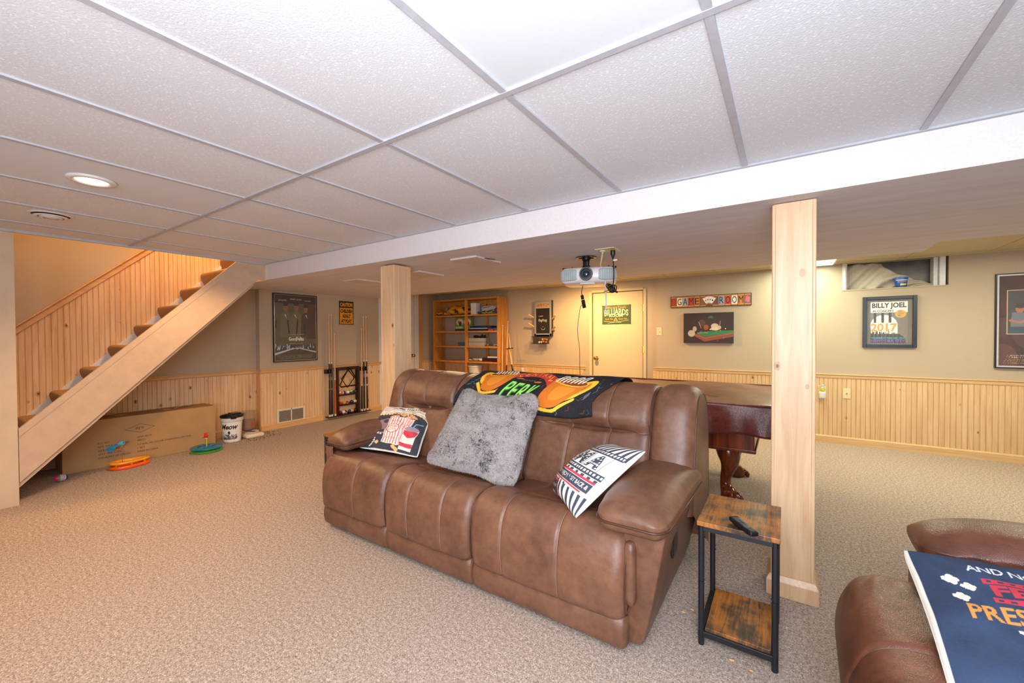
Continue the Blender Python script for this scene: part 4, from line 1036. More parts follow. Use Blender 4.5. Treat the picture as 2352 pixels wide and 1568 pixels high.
# -- cue rack
def cue_rack():
    X = XL+.03; y0, y1 = 3.55, 4.31
    t = thing('cue_rack', (X, 3.93, .04), 'dark wooden wall rack holding cues and billiard balls', 'cue rack')
    m = MB(); m.box(XL+.022, XL+.11, y0, y1, .035, .050); m.build('base', M['rackw'], t, 0, .003)
    for y in (3.735, 4.105): m = MB(); m.box(XL+.012, XL+.07, y-.022, y+.022, .05, .78); m.build('upright', M['rackw'], t, 0, .003)
    m = MB(); m.box(XL+.012, XL+.065, 3.71, 4.13, .735, .785); m.build('top_rail', M['rackw'], t, 0, .003)
    for y in (3.60, 4.225): 
        m = MB(); m.box(XL+.012, XL+.06, y-.055, y+.055, .70, .765); m.build('cue_clip', M['black'], t, 0, .004)
    for z in (.193, .350): m = MB(); m.box(XL+.012, XL+.085, 3.757, 4.083, z-.012, z); m.box(XL+.08, XL+.085, 3.757, 4.083, z, z+.012); m.build('ball_shelf', M['rackw'], t, 0, .002)
    X = XL+.078
    proto = {}
    def cue(y, z0, zt, butt, label, accent=None, jz=.85, yt=None, grp='cues standing in the wall rack'):
        c = thing('pool_cue', (X, y, z0), label, 'pool cue', grp); dy = (yt-y) if yt else 0
        P = lambda z: (X, y+dy*(z-z0)/(zt-z0), z)
        m = MB(); m.tube([P(z0+.03), P(jz)], [.0145, .0105], 12); m.build('butt', butt, c, 60)
        m = MB(); m.tube([P(z0), P(z0+.03)], .0148, 12); m.tube([P(jz), P(jz+.02)], .0108, 12); m.each('ring', M['offw'], c, 60)
        m = MB(); m.tube([P(jz+.02), P(zt-.02)], [.0102, .0065], 12); m.build('shaft', M['cue'], c, 60)
        m = MB(); m.tube([P(zt-.02), P(zt)], .0066, 12); m.build('tip', M['offw'], c, 60)
        if accent:
            m = MB()
            for zz in (z0+.10, z0+.38, z0+.55): m.tube([P(zz), P(zz+.05)], .0137-.003*(zz-z0), 12)
            m.each('inlay', plain('inlay_'+accent[1:], accent, .3), c, 60)
        return c
    cue(3.592, .05, 1.597, M['black'], 'cue with red inlays, farthest left in the wall rack', '#a3202a', yt=3.598)
    cue(3.628, .05, 1.598, M['black'], 'cue with green inlays, second from the left in the wall rack', '#2f8f4c', yt=3.634)
    cue(3.685, .05, 1.305, plain('orange_butt', '#c45a22', .3), 'short cue with an orange butt in the wall rack', None, .60)
    cue(4.155, .05, 1.39, M['black'], 'shorter cue with plain black butt, right side of the wall rack', None, .46, 4.166)
    cue(4.205, .05, 1.583, M['black'], 'cue with blue inlays on the right side of the wall rack', '#2f64a8', yt=4.200)
    cue(4.262, .05, 1.584, M['black'], 'cue with pink inlays, farthest right in the wall rack', '#c79ab8', yt=4.250)
    # racks hanging on the upright board
    m = MB(); P = [(X-.0, 3.92, .765), (X, 3.762, .505), (X, 3.785, .478), (X, 4.07, .485), (X, 4.095, .512), (X, 3.945, .762)]
    m.tube(P+[P[0]], .011, 4); tag(m.build('triangle_rack', M['rackw'], None, 0), 'dark wooden triangle ball rack hanging on the cue rack', 'ball rack')
    m = MB(); P = [(X-.026, 3.93, .735), (X-.026, 3.81, .60), (X-.026, 3.915, .455), (X-.026, 4.035, .60)]
    m.tube(P+[P[0]], .010, 4); tag(m.build('diamond_rack', M['rackw'], None, 0), 'dark wooden diamond ball rack hanging behind the triangle one', 'ball rack')
    # sixteen balls
    rows = [(.350, [('#d9662a', 'st'), ('#26304a', 'st'), ('#e9e4da', ''), ('#2c7a4a', 'st'), ('#1c4a35', '')]),
            (.193, [('#b3222a', ''), ('#d8a828', ''), ('#b3222a', 'st'), ('#22305e', ''), ('#d8a828', 'st')]),
            (.050, [('#6e1c22', ''), ('#e9e4da', 'st2'), ('#6e1c22', 'st'), ('#22407e', ''), ('#d9662a', 'st'), ('#17171a', '')])]
    nm = {'#d9662a': 'orange', '#26304a': 'navy', '#e9e4da': 'white', '#2c7a4a': 'green', '#1c4a35': 'dark green', '#b3222a': 'red', '#d8a828': 'yellow', '#22305e': 'dark blue', '#6e1c22': 'maroon', '#22407e': 'blue', '#17171a': 'black'}
    rn = ['top', 'middle', 'bottom']
    for i, (z, bs) in enumerate(rows):
        n = len(bs)
        for k, (c, st) in enumerate(bs):
            y = 3.79+k*(.262/(n-1)); r = .0275; m = MB(); R = Matrix.Rotation(.6+k, 4, 'X') @ Matrix.Rotation(.5*k, 4, 'Z')
            pr = [(max(1e-4, r*math.sin(PI*q/16)), -r*math.cos(PI*q/16)) for q in range(17)]
            m.lathe(pr, (XL+.048, y, z+r+.001), 20, 'z', None, R)
            if st:
                for q, fc in enumerate(m.f):
                    zc = sum((R.inverted() @ (Vector(m.v[a])-Vector((XL+.048, y, z+r+.001)))).z for a in fc)/len(fc)
                    m.mi[q] = 0 if abs(zc) < r*.5 else 1
            o = m.build('billiard_ball', [plain('ball_'+c[1:], c, .12, var=.01), plain('ball_white', '#e9e4da', .12, var=.01)], None, 180)
            word = ('striped ' if st == 'st' else '')+nm[c]
            if st == 'st2': word = 'plain white (second from left)'
            tag(o, f'{word} billiard ball on the {rn[i]} shelf of the cue rack', 'billiard ball', 'billiard balls on the cue rack')
cue_rack()
# -- wall register
def register():
    y0, y1, z0, z1 = 2.853, 3.245, .058, .262; X = XL+.009
    t = thing('wall_vent', (X, 3.05, z0), 'cream metal return air grille low on the left wall panelling', 'vent')
    m = MB(); frame_y(m, X, y0, y1, z0, z1, .026, .010); m.box(X, X+.010, 3.042, 3.056, z0, z1); m.build('frame', plain('vent_cream', '#ddd3bd', .4), t, 0, .002)
    m = MB(); m.box(X-.0005, X+.0005, y0+.02, y1-.02, z0+.02, z1-.02); m.build('backing', plain('vent_dark', '#5c5240', .7), t, 0)
    for a, b_ in ((y0+.026, 3.042), (3.056, y1-.026)):
        for k in range(13):
            z = z0+.032+k*.0112; m = MB(); m.add([(X+.001, a, z), (X+.001, b_, z), (X+.008, b_, z+.0065), (X+.008, a, z+.0065)], [(0, 1, 2, 3), (3, 2, 1, 0)]); m.build('slat', MATS['vent_cream'], t, 0)
register()

# ------------------------------------------------------------------ back wall pieces
def game_sign():
    x0, x1, z0, z1 = -1.333, -.356, 1.635, 1.790; W, Hh = x1-x0, z1-z0; A = Art(W, Hh, 420, '#2b2018')
    cols = ['#8e4a22', '#e8dcc0', '#9aa0a4', '#b8401e', '#cd8230', '#8a5a34', '#b98234', '#7a5038', '#9aa6b0', '#c04a34', '#e6dfcc', '#c07a48', '#8e5c50']
    n = 13; w = (W-.012)/n
    for k, c in enumerate(cols):
        A.rect(.008+k*w, .009, .004+(k+1)*w, Hh-.009, '#d08a38'); A.rect(.008+k*w, .022, .004+(k+1)*w, Hh-.022, c)
    for s_, k0 in (('GAME', 1), ('ROOM', 8)):
        for q, ch in enumerate(s_): A.text(ch, .016+(k0+q)*w, .034, w*.72, .088, '#25211e', .0)
    for k, c in ((0, '#b3302a'), (12, '#cc6a80')):
        for a in range(4): A.ell(.006+(k+.5)*w+.014*math.cos(a*1.57+.4), .078+.022*math.sin(a*1.57+.4), .014, .020, c)
    cx = .006+6.5*w
    for a in range(4):
        th = .55-a*.37; ux, uy = math.sin(-th), math.cos(th); px, py = cx+ux*.075, .03+uy*.062
        q = [(px+dx*math.cos(th)*.9-dy*math.sin(th), py+dx*math.sin(th)*.5+dy*math.cos(th)) for dx, dy in ((-.026, -.042), (.026, -.042), (.03, .042), (-.03, .042))]
        A.poly(q, '#f0ece4'); A.line(q+[q[0]], .002, '#8a8680'); A.ell(px, py, .008, .012, '#b3302a' if a % 2 == 0 else '#26262a')
    A.ell(cx, .012, .035, .025, '#6a4428')
    f = plane_fn((x0, YB-.020, z0), (W, 0, 0), (0, 0, Hh)); bk = plane_fn((x0, YB-.002, z0), (W, 0, 0), (0, 0, Hh)); A.backcol = '#2b2018'
    tag(A.sheet(f, 'game_room_sign', M['printed'], None, bk, smooth=30), 'long narrow GAME ROOM lettered plaque with playing cards on the back wall', 'sign')
game_sign()
def canvas():
    x0, x1, z0, z1 = -1.158, -.555, 1.150, 1.555; W, Hh = x1-x0, z1-z0; A = Art(W, Hh, 360, '#3a2a26')
    A.a *= (.75+.5*np.exp(-((A.X-.33)/.2)**2-((A.Y-.26)/.12)**2))[..., None]
    A.poly([(.17, .12), (.27, .09), (W, .135), (W, .165), (.46, .165), (.20, .15)], '#2f7d4a')
    A.poly([(.12, .105), (.26, .02), (W, .085), (W, .135), (.27, .088), (.17, .125)], '#8a4a34'); A.line([(.13, .12), (.27, .065), (W, .135)], .008, '#a8644a')
    A.poly([(.30, .33), (.37, .33), (.355, .36), (.315, .36)], '#3a6a4a')
    for x, y, rx, ry, c in ((.385, .225, .045, .035, '#cdbb9e'), (.39, .19, .055, .022, '#d9c9ac'), (.10, .13, .045, .045, '#b9aa98'), (.14, .19, .025, .035, '#b3a08c'), (.23, .27, .04, .045, '#5a463a'), (.28, .21, .03, .035, '#94542a'), (.44, .205, .02, .025, '#c9b69a')): A.ell(x, y, rx, ry, c)
    for x, y, c in ((.33, .18, '#eee6da'), (.40, .16, '#c8503a'), (.45, .165, '#d88a3a'), (.51, .19, '#e8dcc0'), (.22, .155, '#b0402c'), (.42, .03, '#a8402c'), (.49, .07, '#7a84b0')): A.ell(x, y, .007, .007, c)
    for P in (((.19, .28), (.22, .20)), ((.45, .29), (.44, .22)), ((.17, .135), (.30, .137))): A.line(P, .005, '#d0a868')
    A.backcol = '#2a1c1c'
    f = plane_fn((x0, YB-.040, z0), (W, 0, 0), (0, 0, Hh)); bk = plane_fn((x0, YB-.002, z0), (W, 0, 0), (0, 0, Hh))
    tag(A.sheet(f, 'canvas_picture', M['printed'], None, bk, smooth=30), 'dark canvas print of a green billiard table scene, under the GAME ROOM plaque', 'picture')
canvas()
def concert():
    x0, x1, z0, z1 = .718, 1.158, 1.112, 1.671
    t = thing('framed_print', ((x0+x1)/2, YB, z0), 'square black framed concert print below the basement window, lettered BILLY JOEL', 'picture')
    m = MB(); frame_x(m, YB-.001, x0, x1, z0, z1, .034, .028); m.build('frame', M['black'], t, 0, .002)
    m = MB(); m.box(x0+.03, x1-.03, YB-.010, YB-.002, z0+.03, z1-.03); m.build('mat_board', plain('taupe_mat', '#6e655c', .8), t, 0)
    a0, a1, b0, b1 = .785, 1.088, 1.163, 1.612; W, Hh = a1-a0, b1-b0; A = Art(W, Hh, 620, '#7a736c')
    A.ell(.11, .19, .112, .115, '#e8e4dc'); A.rect(.004, .06, .222, .19, '#e8e4dc'); A.rect(0, Hh-.118, W, Hh, '#ece8e0')
    A.text('BILLY JOEL', .012, Hh-.082, W-.024, .070, '#2a2220', .03); A.text('IN CONCERT', .018, Hh-.112, .175, .022, '#2a2220', .03)
    for x in (.026, .090, .150): A.rect(x, .22, x+.022, Hh-.12, '#3a2e2c')
    A.text('2017', .004, .125, .214, .088, '#d8982e', .03)
    rs = random.Random(8); A.poly([(0, .0), (.29, .0), (.285, .05), (.25, .085), (.22, .1), (.0, .1)], '#3a302c')
    for k in range(34):
        x = rs.random()*.21; A.rect(x, .08, x+.006, .098+rs.random()*.03, '#3a302c')
    A.rect(.148, .09, .153, .15, '#3a302c')
    for k in range(9): A.line([(.03+k*.0315, 0), (.03+k*.0315, .25 if k < 6 else .09)], .0018, '#9a948c')
    A.text('WEDNESDAY, FEBRUARY 22ND', .006, .042, .275, .020, '#2f9a98', .03); A.text('NEW YORK CITY', .006, .010, .275, .028, '#6a4fae', .03)
    A.ell(.246, .315, .045, .042, '#e0a03c'); 
    for s_, yy in (('The', .332), ('Piano', .312), ('Man', .290)): A.text(s_, .222, yy, .05 if s_ == 'Piano' else .036, .018, '#2f7f8a', .02)
    for k in range(14): A.ell(.23+rs.random()*.06, .08+rs.random()*.17, .002, .002, '#4a423e')
    A.sheet(plane_fn((a0, YB-.0115, b0), (W, 0, 0), (0, 0, Hh)), 'print', gloss, t)
    m = MB(); m.box(x0+.034, x1-.034, YB-.018, YB-.016, z0+.034, z1-.034); m.build('glazing', M['pglass'], t, 0)
concert()
def poster_right():
    x0, x1, z0, z1 = 1.712, 2.36, .922, 1.842
    t = thing('framed_poster', ((x0+x1)/2, YB, z0), 'maroon film poster in chrome edged frame at the right edge of the photo', 'poster')
    m = MB(); frame_x(m, YB-.001, x0, x1, z0, z1, .010, .028); m.build('frame', M['black'], t, 0, .001)
    m = MB(); frame_x(m, YB-.002, x0+.010, x1-.010, z0+.010, z1-.010, .014, .024); m.build('inner_lip', plain('satin_lip', '#bfbcc0', .3), t, 0)
    W, Hh = x1-x0-.048, z1-z0-.048; A = Art(W, Hh, 300, '#3b1714')
    A.a *= (.8+.5*np.sin(A.X*9+np.sin(A.Y*8)*1.5)**2)[..., None]
    A.ell(.22, .33, .13, .17, '#4d2c27'); A.ell(.03, .06, .10, .15, '#5a3228'); A.ell(.02, .37, .06, .1, '#4a2c2c')
    A.rect(.055, .305, .545, .735, '#c9a984'); A.rect(.062, .312, .538, .728, '#3e3d42'); A.rect(.062, .312, .538, .37, '#35485a')
    for x, z in ((.14, .55), (.28, .60), (.42, .56)):
        A.poly([(x-.06, .38), (x+.06, .38), (x+.05, z-.03), (x-.05, z-.03)], '#66707a'); A.ell(x, z, .028, .036, '#a87050'); A.ell(x, z+.03, .033, .024, '#3a2c26')
        A.line([(x-.06, .44), (x, .42), (x+.06, .45)], .022, '#a87050')
    A.text('The', .245, .80, .05, .022, '#d8b060', .01); A.text('Outsiders', .245, .175, .34, .065, '#e4dccf', .02)
    for k in range(5): A.text('C. THOMAS HOWELL AND COMPANY IN A MOTION PICTURE', .06-.006*k, .095-.018*k, .45+.012*k, .010, '#b08f5e' if k > 1 else '#c9c0b4')
    A.sheet(plane_fn((x0+.024, YB-.008, z0+.024), (W, 0, 0), (0, 0, Hh)), 'print', gloss, t)
    m = MB(); m.box(x0+.02, x1-.02, YB-.016, YB-.014, z0+.02, z1-.02); m.build('glazing', M['pglass'], t, 0)
poster_right()
def bill_sign():
    x0, x1, z0, z1 = -2.35, -1.911, 1.432, 1.716; W, Hh = x1-x0, z1-z0; A = Art(W, Hh, 420, '#34502c'); Y = YB+.030
    A.text('Mike and Carol\'s', .07, .232, .30, .035, '#dc8a3a', .01)
    wp = lambda x, y: (x, y+.045*(1-((x-.18)/.2)**2)*.0+.05*(abs(x-.185)/.19)**1.5*(1-y/.09*.3)*-.6+.02)
    A.text('BILLIARDS', .035, .125, .37, .085, '#ece4b4', .01, 0, wp); A.text('ROOM', .11, .105, .21, .040, '#ece4b4', .02)
    A.text("Rack 'Em", .05, .062, .12, .026, '#dc8a3a', .02); A.text("Stack 'Em", .255, .062, .135, .026, '#dc8a3a', .02)
    A.line([(.183, .048), (.213, .095), (.243, .048), (.183, .048)], .004, '#ece4b4')
    for a in ((.204, .058), (.222, .058), (.213, .072)): A.ell(*a, .008, .008, '#dc6a2a')
    A.line([(.025, .042), (.30, .020)], .005, '#d9c08a'); A.line([(.09, .012), (.41, .052)], .005, '#d9c08a')
    f = plane_fn((x0, Y-.006, z0), (W, 0, 0), (0, 0, Hh)); bk = plane_fn((x0, Y-.001, z0), (W, 0, 0), (0, 0, Hh)); A.backcol = '#2c4426'
    t = thing('billiards_sign', ((x0+x1)/2, Y, z0), 'green BILLIARDS ROOM sign hung on the cream door', 'sign')
    A.sheet(f, 'sign_panel', M['printed'], t, bk, smooth=30)
    for x in (x0+.008, (x0+x1)/2, x1-.008):
        for z in (z0+.006, z1-.006):
            if x == (x0+x1)/2 or 1:
                m = MB(); m.lathe([(.009, -.006), (.009, -.009), (.005, -.011)], (x, Y, z), 12, 'y'); m.build('rivet', plain('dark_green', '#26401f', .4), t, 60)
bill_sign()
def chalk():
    x0, x1, z0, z1 = -3.525, -3.205, 1.245, 1.845; Y = YB+.03; yf = Y-.075
    t = thing('chalkboard', ((x0+x1)/2, Y, 1.13), 'grey framed GAME ROOM chalkboard with wooden pegs and wire basket', 'chalkboard')
    m = MB(); m.box(x0, x1, yf+.012, Y-.002, z0, z1); m.build('case', M['black'], t, 0, .003)
    m = MB(); frame_x(m, yf+.012, x0, x1, z0, z1, .030, .012); m.box(x0, x1, yf, yf+.012, z0, z0+.05); m.build('frame', plain('weathered_grey', '#8f8a84', .7), t, 0, .002)
    W, Hh = .262, .545; A = Art(W, Hh, 480, '#17130f'); A.rect(0, .435, W, Hh, '#c39a72'); A.text('GAME ROOM', .014, .465, W-.028, .050, '#3c2c20', .0); A.line([(.03, .452), (W-.03, .452)], .002, '#5a4632')
    A.text('i am', .055, .29, .08, .022, '#d8d4c8', 0, .1, shear=.4); A.text('PingPong', .045, .20, .165, .055, '#d8d4c8', 0, .02, shear=.3)
    A.line([(.10+.0, .105)]+[(.135-.035*math.cos(a*PI/8), .105-.028*math.sin(a*PI/8)) for a in range(9)], .004, '#d8d4c8'); A.ell(.118, .125, .003, .005, '#d8d4c8'); A.ell(.148, .127, .003, .005, '#d8d4c8')
    A.sheet(plane_fn((x0+.029, yf+.006, z0+.035), (W, 0, 0), (0, 0, Hh)), 'board', M['printed'], t)
    pw_ = wood('peg_wood', '#c99a62', '#dcb27c', 0, 9, 0)
    for sx, z, dz in ((-1, 1.575, .045), (-1, 1.415, .06), (1, 1.555, .045), (1, 1.370, .050)):
        xa = x0 if sx < 0 else x1; m = MB(); m.tube([(xa, yf+.035, z-.02), (xa+sx*.085, yf-.02, z+dz-.015)], [.013, .014], 12); m.tube([(xa+sx*.083, yf-.019, z+dz-.016), (xa+sx*.098, yf-.03, z+dz-.006)], [.016, .015], 12); m.build('peg', pw_, t, 60)
    m = MB(); bx0, bx1, bz0, bz1 = x0-.02, x1-.03, 1.125, 1.243; by0, by1 = yf-.075, yf+.01; wv = MB()
    for k in range(17):
        x = bx0+(bx1-bx0)*k/16; wv.tube([(x, by0, bz0), (x, by0, bz1)], .0012, 4); wv.tube([(x, by0, bz0), (x, by1, bz0)], .0012, 4)
    for k in range(7):
        z = bz0+(bz1-bz0)*k/6; wv.tube([(bx0, by1, z), (bx0, by0, z), (bx1, by0, z), (bx1, by1, z)], .0012 if k not in (0, 6) else .0035, 4)
    wv.build('wire_basket', M['blackm'], t, 0)
    m = MB(); m.box(bx0+.003, bx1-.003, by0+.055, by0+.06, bz0, bz1-.004); m.build('basket_back', plain('mesh_dark', '#4a3c22', .6), t, 0)
    k = 0
    for x, z, c, w in ((-3.36, 1.152, '#e6cf94', 'cream'), (-3.32, 1.160, '#dd7a34', 'orange'), (-3.275, 1.152, '#dd7a34', 'orange'), (-3.34, 1.195, '#e4b04a', 'yellow'), (-3.30, 1.20, '#d9602a', 'dark orange'), (-3.262, 1.193, '#dd7a34', 'orange'), (-3.40, 1.150, '#eadfc8', 'white')):
        m = MB(); m.sphere((x, by0+.025, z), .0195, 16, 10)
        lab = {'cream': 'cream ping pong ball in the chalkboard basket', 'yellow': 'yellow ping pong ball in the chalkboard basket', 'dark orange': 'deep orange ping pong ball at the top of the chalkboard basket', 'white': 'white ping pong ball in the chalkboard basket', 'orange': 'bright orange ping pong ball in the chalkboard basket'}[w]
        tag(m.build('ping_pong_ball', plain('pp_'+c[1:], c, .5), None, 180), lab, 'ping pong ball', 'ping pong balls in the wire basket')
    m = MB(); m.lathe([(.004, -.012), (.030, -.008), (.034, 0), (.030, .008), (.004, .012)], (x0-.006, yf+.03, 1.33), 20, 'y', None, None, .5, 1.2); tag(m.build('paddle_edge', plain('paddle_red', '#b3262a', .6), None, 60), 'red ping pong paddle tucked behind the left side of the chalkboard', 'paddle')
chalk()
def plates():
    iv = M['ivory']
    def plate(name, x, z, yf, lab, cat, sockets, w=.036, h=.058):
        t = thing(name, (x, yf, z-h), lab, cat); m = MB(); m.box(x-w, x+w, yf-.006, yf, z-h, z+h); m.build('cover_plate', iv, t, 0, .003)
        if sockets == 'switch':
            m = MB(); m.box(x-.006, x+.006, yf-.008, yf-.006, z-.013, z+.013); m.box(x-.004, x+.004, yf-.016, yf-.007, z-.008, z+.003); m.build('toggle', M['offw'], t, 0, .001)
        elif sockets == 'jack':
            m = MB(); m.lathe([(.007, -.006), (.007, -.010), (.004, -.016), (.003, -.018)], (x, yf, z), 12, 'y'); m.build('jack', M['brass'], t, 60)
        else:
            for dz in (-.022, .022): m = MB(); m.box(x-.014, x+.014, yf-.008, yf-.005, z+dz-.013, z+dz+.013); m.build('socket', M['offw'], t, 0, .003)
        return t
    plate('light_switch', -1.49, 1.31, YB, 'ivory light switch on the back wall right of the cream door', 'light switch', 'switch')
    plate('wall_outlet', .585, .583, YB-.008, 'ivory jack plate on the back wall beadboard under the window', 'outlet', 'jack')
    plate('wall_outlet', .362, .60, YB-.008, 'ivory outlet behind the plugged in air freshener', 'outlet', 'socket')
    t = thing('air_freshener', (.362, YB-.03, .51), 'white plug-in air freshener with yellow label beside the right column', 'air freshener')
    m = MB(); m.rbox((.362, YB-.040, .555), (.034, .024, .045), .02, 8); m.build('warmer', M['offw'], t, 180)
    m = MB(); m.lathe([(.022, .60), (.024, .61), (.024, .640), (.014, .650), (.012, .655), (.015, .657), (.015, .675), (.012, .678)], (.362, YB-.040, 0), 20); m.build('refill', plain('frosted_grey', '#b9b8b2', .3), t, 50)
    m = MB(); m.lathe([(.0245, .605), (.0245, .638)], (.362, YB-.040, 0), 20); m.build('label_band', plain('yellow_label', '#d8c63a', .5), t, 50)
    t = plate('wall_outlet', -3.78, .60, YB+.02, 'outlet low on the back wall right of the shelf, mostly hidden by the blanket', 'outlet', 'socket')
    m = MB(); m.rbox((-3.78, YB-.015, .66), (.022, .022, .045), .012, 6); tag(m.build('night_light', M['offw'], None, 180), 'small white plug-in device on the back wall just above the blanket', 'night light')
plates()

# ------------------------------------------------------------------ open shelf unit and what is on it
def shelf_unit():
    x0, x1, y0, y1, zt = -5.66, -4.10, 5.72, YB+.018, 1.94
    t = thing('open_shelf', ((x0+x1)/2, (y0+y1)/2, 0), 'tall open pine shelf unit in the far left corner', 'shelf')
    wd = M['shelf']; th = .035
    for xa in (x0, x1-th): m = MB(); m.box(xa, xa+th, y0, y1, 0, zt); m.build('side_panel', wd, t, 0, .003)
    xm = -4.842; m = MB(); m.box(xm-.018, xm+.018, y0, y0+.06, 0, zt-.03); m.build('center_post', wd, t, 0, .003)
    m = MB(); m.box(xm+.26, xm+.31, y1-.03, y1, 0, zt-.1); m.build('rear_post', wd, t, 0, .003)
    m = MB(); m.box(x0+th, x1-th, y0, y1, zt-.025, zt); m.build('top_panel', wd, t, 0, .003)
    m = MB(); m.box(x0+th, x1-th, y1-.03, y1-.01, zt-.12, zt-.025); m.build('rear_rail', wd, t, 0, .003)
    for z in (1.645, 1.350, 1.075, .80, .40, .10): m = MB(); m.box(x0+th, x1-th, y0+.004, y1-.006, z-.028, z); m.build('shelf_board', wd, t, 0, .003)
    def bag(name, c, h, cols, lab, cat='bag', seed=1):
        ms = [plain('foil_'+q[1:], q, .3, 0, .6, .15) for q in cols]; m = MB()
        rs = random.Random(seed); ph = [rs.random()*6 for _ in range(4)]
        m.rbox((c[0], c[1], c[2]+h[2]), h, min(h)*.95, 12, lambda p: (p[0]*(1+.08*math.sin(p[2]*60+ph[0])), p[1], p[2]*(1+.18*math.sin(p[0]*30+ph[1])-.12*math.sin(p[0]*11+ph[2]) if p[2] > 0 else .92)))
        for i, f in enumerate(m.f):
            x, y, z = m.v[f[0]]; m.mi[i] = int((math.sin(x*31+ph[2])+math.sin(z*55+x*20+ph[3])+2)/4*len(ms)) % len(ms)
        return tag(m.build(name, ms, None, 180), lab, cat)
    bag('snack_bag', (-5.42, 5.80, 1.646), (.20, .06, .045), ['#c98a1c', '#3a2a3c', '#d8a030', '#7a3a1c'], 'flat yellow and purple bag at the left end of the top shelf', seed=2)
    bag('snack_bag', (-5.08, 5.83, 1.647), (.27, .09, .085), ['#4a1c14', '#c98a1c', '#d99a22'], 'large brown and yellow packaged bag on the top shelf behind the center post', seed=5)
    m = MB(); m.box(-4.765, -4.645, 5.78, 5.90, 1.6465, 1.855); tag(m.build('white_box', M['white'], None, 0, .003), 'upright white box on the top shelf', 'box')
    bag('folded_board_game', (-4.40, 5.86, 1.647), (.22, .07, .032), ['#2a6a8a', '#17506a', '#c0b03a', '#2a3a4a'], 'flat blue patterned package on the top shelf under white cables', 'package', 3)
    m = MB(); rs = random.Random(6)
    for k in range(4):
        P = [(-4.40+.13*math.cos(a*.7+k)+.05*k*0, 5.84+.03*math.sin(a*.9+k), 1.722+.03*math.sin(a*.7+k*2)+.012*k) for a in range(14)]; m.tube([tuple(q) for q in cat_rom(P, 4)], .0045, 6)
    tag(m.build('white_cable', M['white'], None, 180), 'tangled white cable lying on the blue package on the top shelf', 'cable')
    m = MB(); m.rbox((-4.20, 5.85, 1.70), (.055, .06, .05), .03, 6); tag(m.build('dark_gadget', plain('gunmetal', '#4a4846', .5), None, 180), 'dark grey gadget at the right end of the top shelf', 'gadget')
    # second shelf
    t2 = thing('boxed_toy', (-4.95, 5.80, 1.351), 'green box printed with brown shapes on the second shelf', 'box')
    m = MB(); m.box(-5.145, -4.755, 5.775, 5.84, 1.3515, 1.600); m.build('carton', plain('box_green', '#5f7a34', .5), t2, 0, .003)
    A = Art(.386, .245, 300, '#66803a')
    for x in (.12, .30): A.ell(x, .165, .085, .062, '#d2b48c'); A.ell(x+.01, .135, .035, .042, '#3a241c'); A.ell(x-.03, .17, .02, .03, '#9a6a4a')
    A.rect(0, 0, .386, .035, '#2c3a1c'); A.text('LAX SNIPER', .02, .045, .17, .035, '#e8ecd8', .02); A.sheet(plane_fn((-5.143, 5.7735, 1.354), (.386, 0, 0), (0, 0, .24)), 'box_print', M['printed'], t2)
    for k, (a, b_, z0, z1, c, l) in enumerate(((-4.80, -4.40, 1.3515, 1.385, '#20284a', 'navy flat game box, lower one of the pair on the second shelf'), (-4.79, -4.39, 1.3865, 1.402, '#d4d6da', 'thin pale tray between the two navy game boxes on the second shelf'), (-4.78, -4.30, 1.4035, 1.438, '#1c2242', 'navy flat game box, upper one of the pair on the second shelf'))):
        m = MB(); m.box(a, b_, 5.77, 5.94, z0, z1); tag(m.build('game_box', plain('gamebox_%d' % k, c, .35), None, 0, .006), l, 'box')
    m = MB(); m.box(-4.36, -4.25, 5.76, 5.85, 1.3515, 1.378); tag(m.build('small_pack', plain('pack_red', '#c0453c', .5), None, 0, .003), 'small red pack beside the navy game boxes', 'pack')
    m = MB(); m.box(-4.235, -4.15, 5.77, 5.86, 1.3515, 1.385); tag(m.build('small_pack', plain('pack_blue', '#3a70b0', .5), None, 0, .003), 'small blue pack at the right end of the second shelf', 'pack')
    # third shelf
    m = MB(); m.box(-5.07, -4.90, 5.77, 5.85, 1.0765, 1.142); tag(m.build('small_carton', plain('pack_teal', '#2f5f86', .4), None, 0, .003), 'small blue carton alone on the third shelf, left of the center post', 'box')
    for k, z in enumerate((1.0765, 1.150)):
        m = MB(); m.box(-4.81, -4.46, 5.77, 5.93, z, z+.004); m.box(-4.81, -4.46, 5.77, 5.774, z, z+.07); m.box(-4.81, -4.46, 5.926, 5.93, z, z+.07); m.box(-4.81, -4.806, 5.774, 5.926, z, z+.07); m.box(-4.464, -4.46, 5.774, 5.926, z, z+.07)
        for q in range(4): m.box(-4.80+q*.085, -4.74+q*.085, 5.79, 5.91, z+.005, z+.045, 1)
        tag(m.build('clear_case', [mk_glass('clear_plastic', '#cfc8ba', .15, .45), plain('case_fill', '#a89c88', .4, var=.5, scale=60)], None, 0), ['clear plastic parts case, lower one on the third shelf', 'clear plastic parts case, upper one with black things on top'][k], 'case')
    m = MB(); 
    for a, b_, c in ((-4.70, 1.245, .035), (-4.60, 1.24, .028), (-4.53, 1.245, .032)): m.sphere((a, 5.85, b_), c, 14, 8, None, (1.7, 1.2, .75))
    m.tube([(-4.58, 5.85, 1.24), (-4.56, 5.85, 1.29)], .009, 8); m.tube([(-4.52, 5.85, 1.24), (-4.49, 5.85, 1.275)], .012, 8); tag(m.build('black_controller', M['black'], None, 180), 'black controllers lying on the clear cases', 'controller')
    bag('small_toys', (-4.30, 5.83, 1.0765), (.13, .05, .018), ['#2a2a34', '#3a5a7a', '#b0a03a', '#8a3a3c'], 'low pile of small dark toys at the right end of the third shelf', 'toy', 8)
    # fourth shelf
    bag('patterned_cloth', (-4.69, 5.83, .8015), (.17, .06, .028), ['#d2c4b4', '#4a3a30', '#b8a898'], 'folded cream and brown patterned cloth on the fourth shelf', 'cloth', 9)
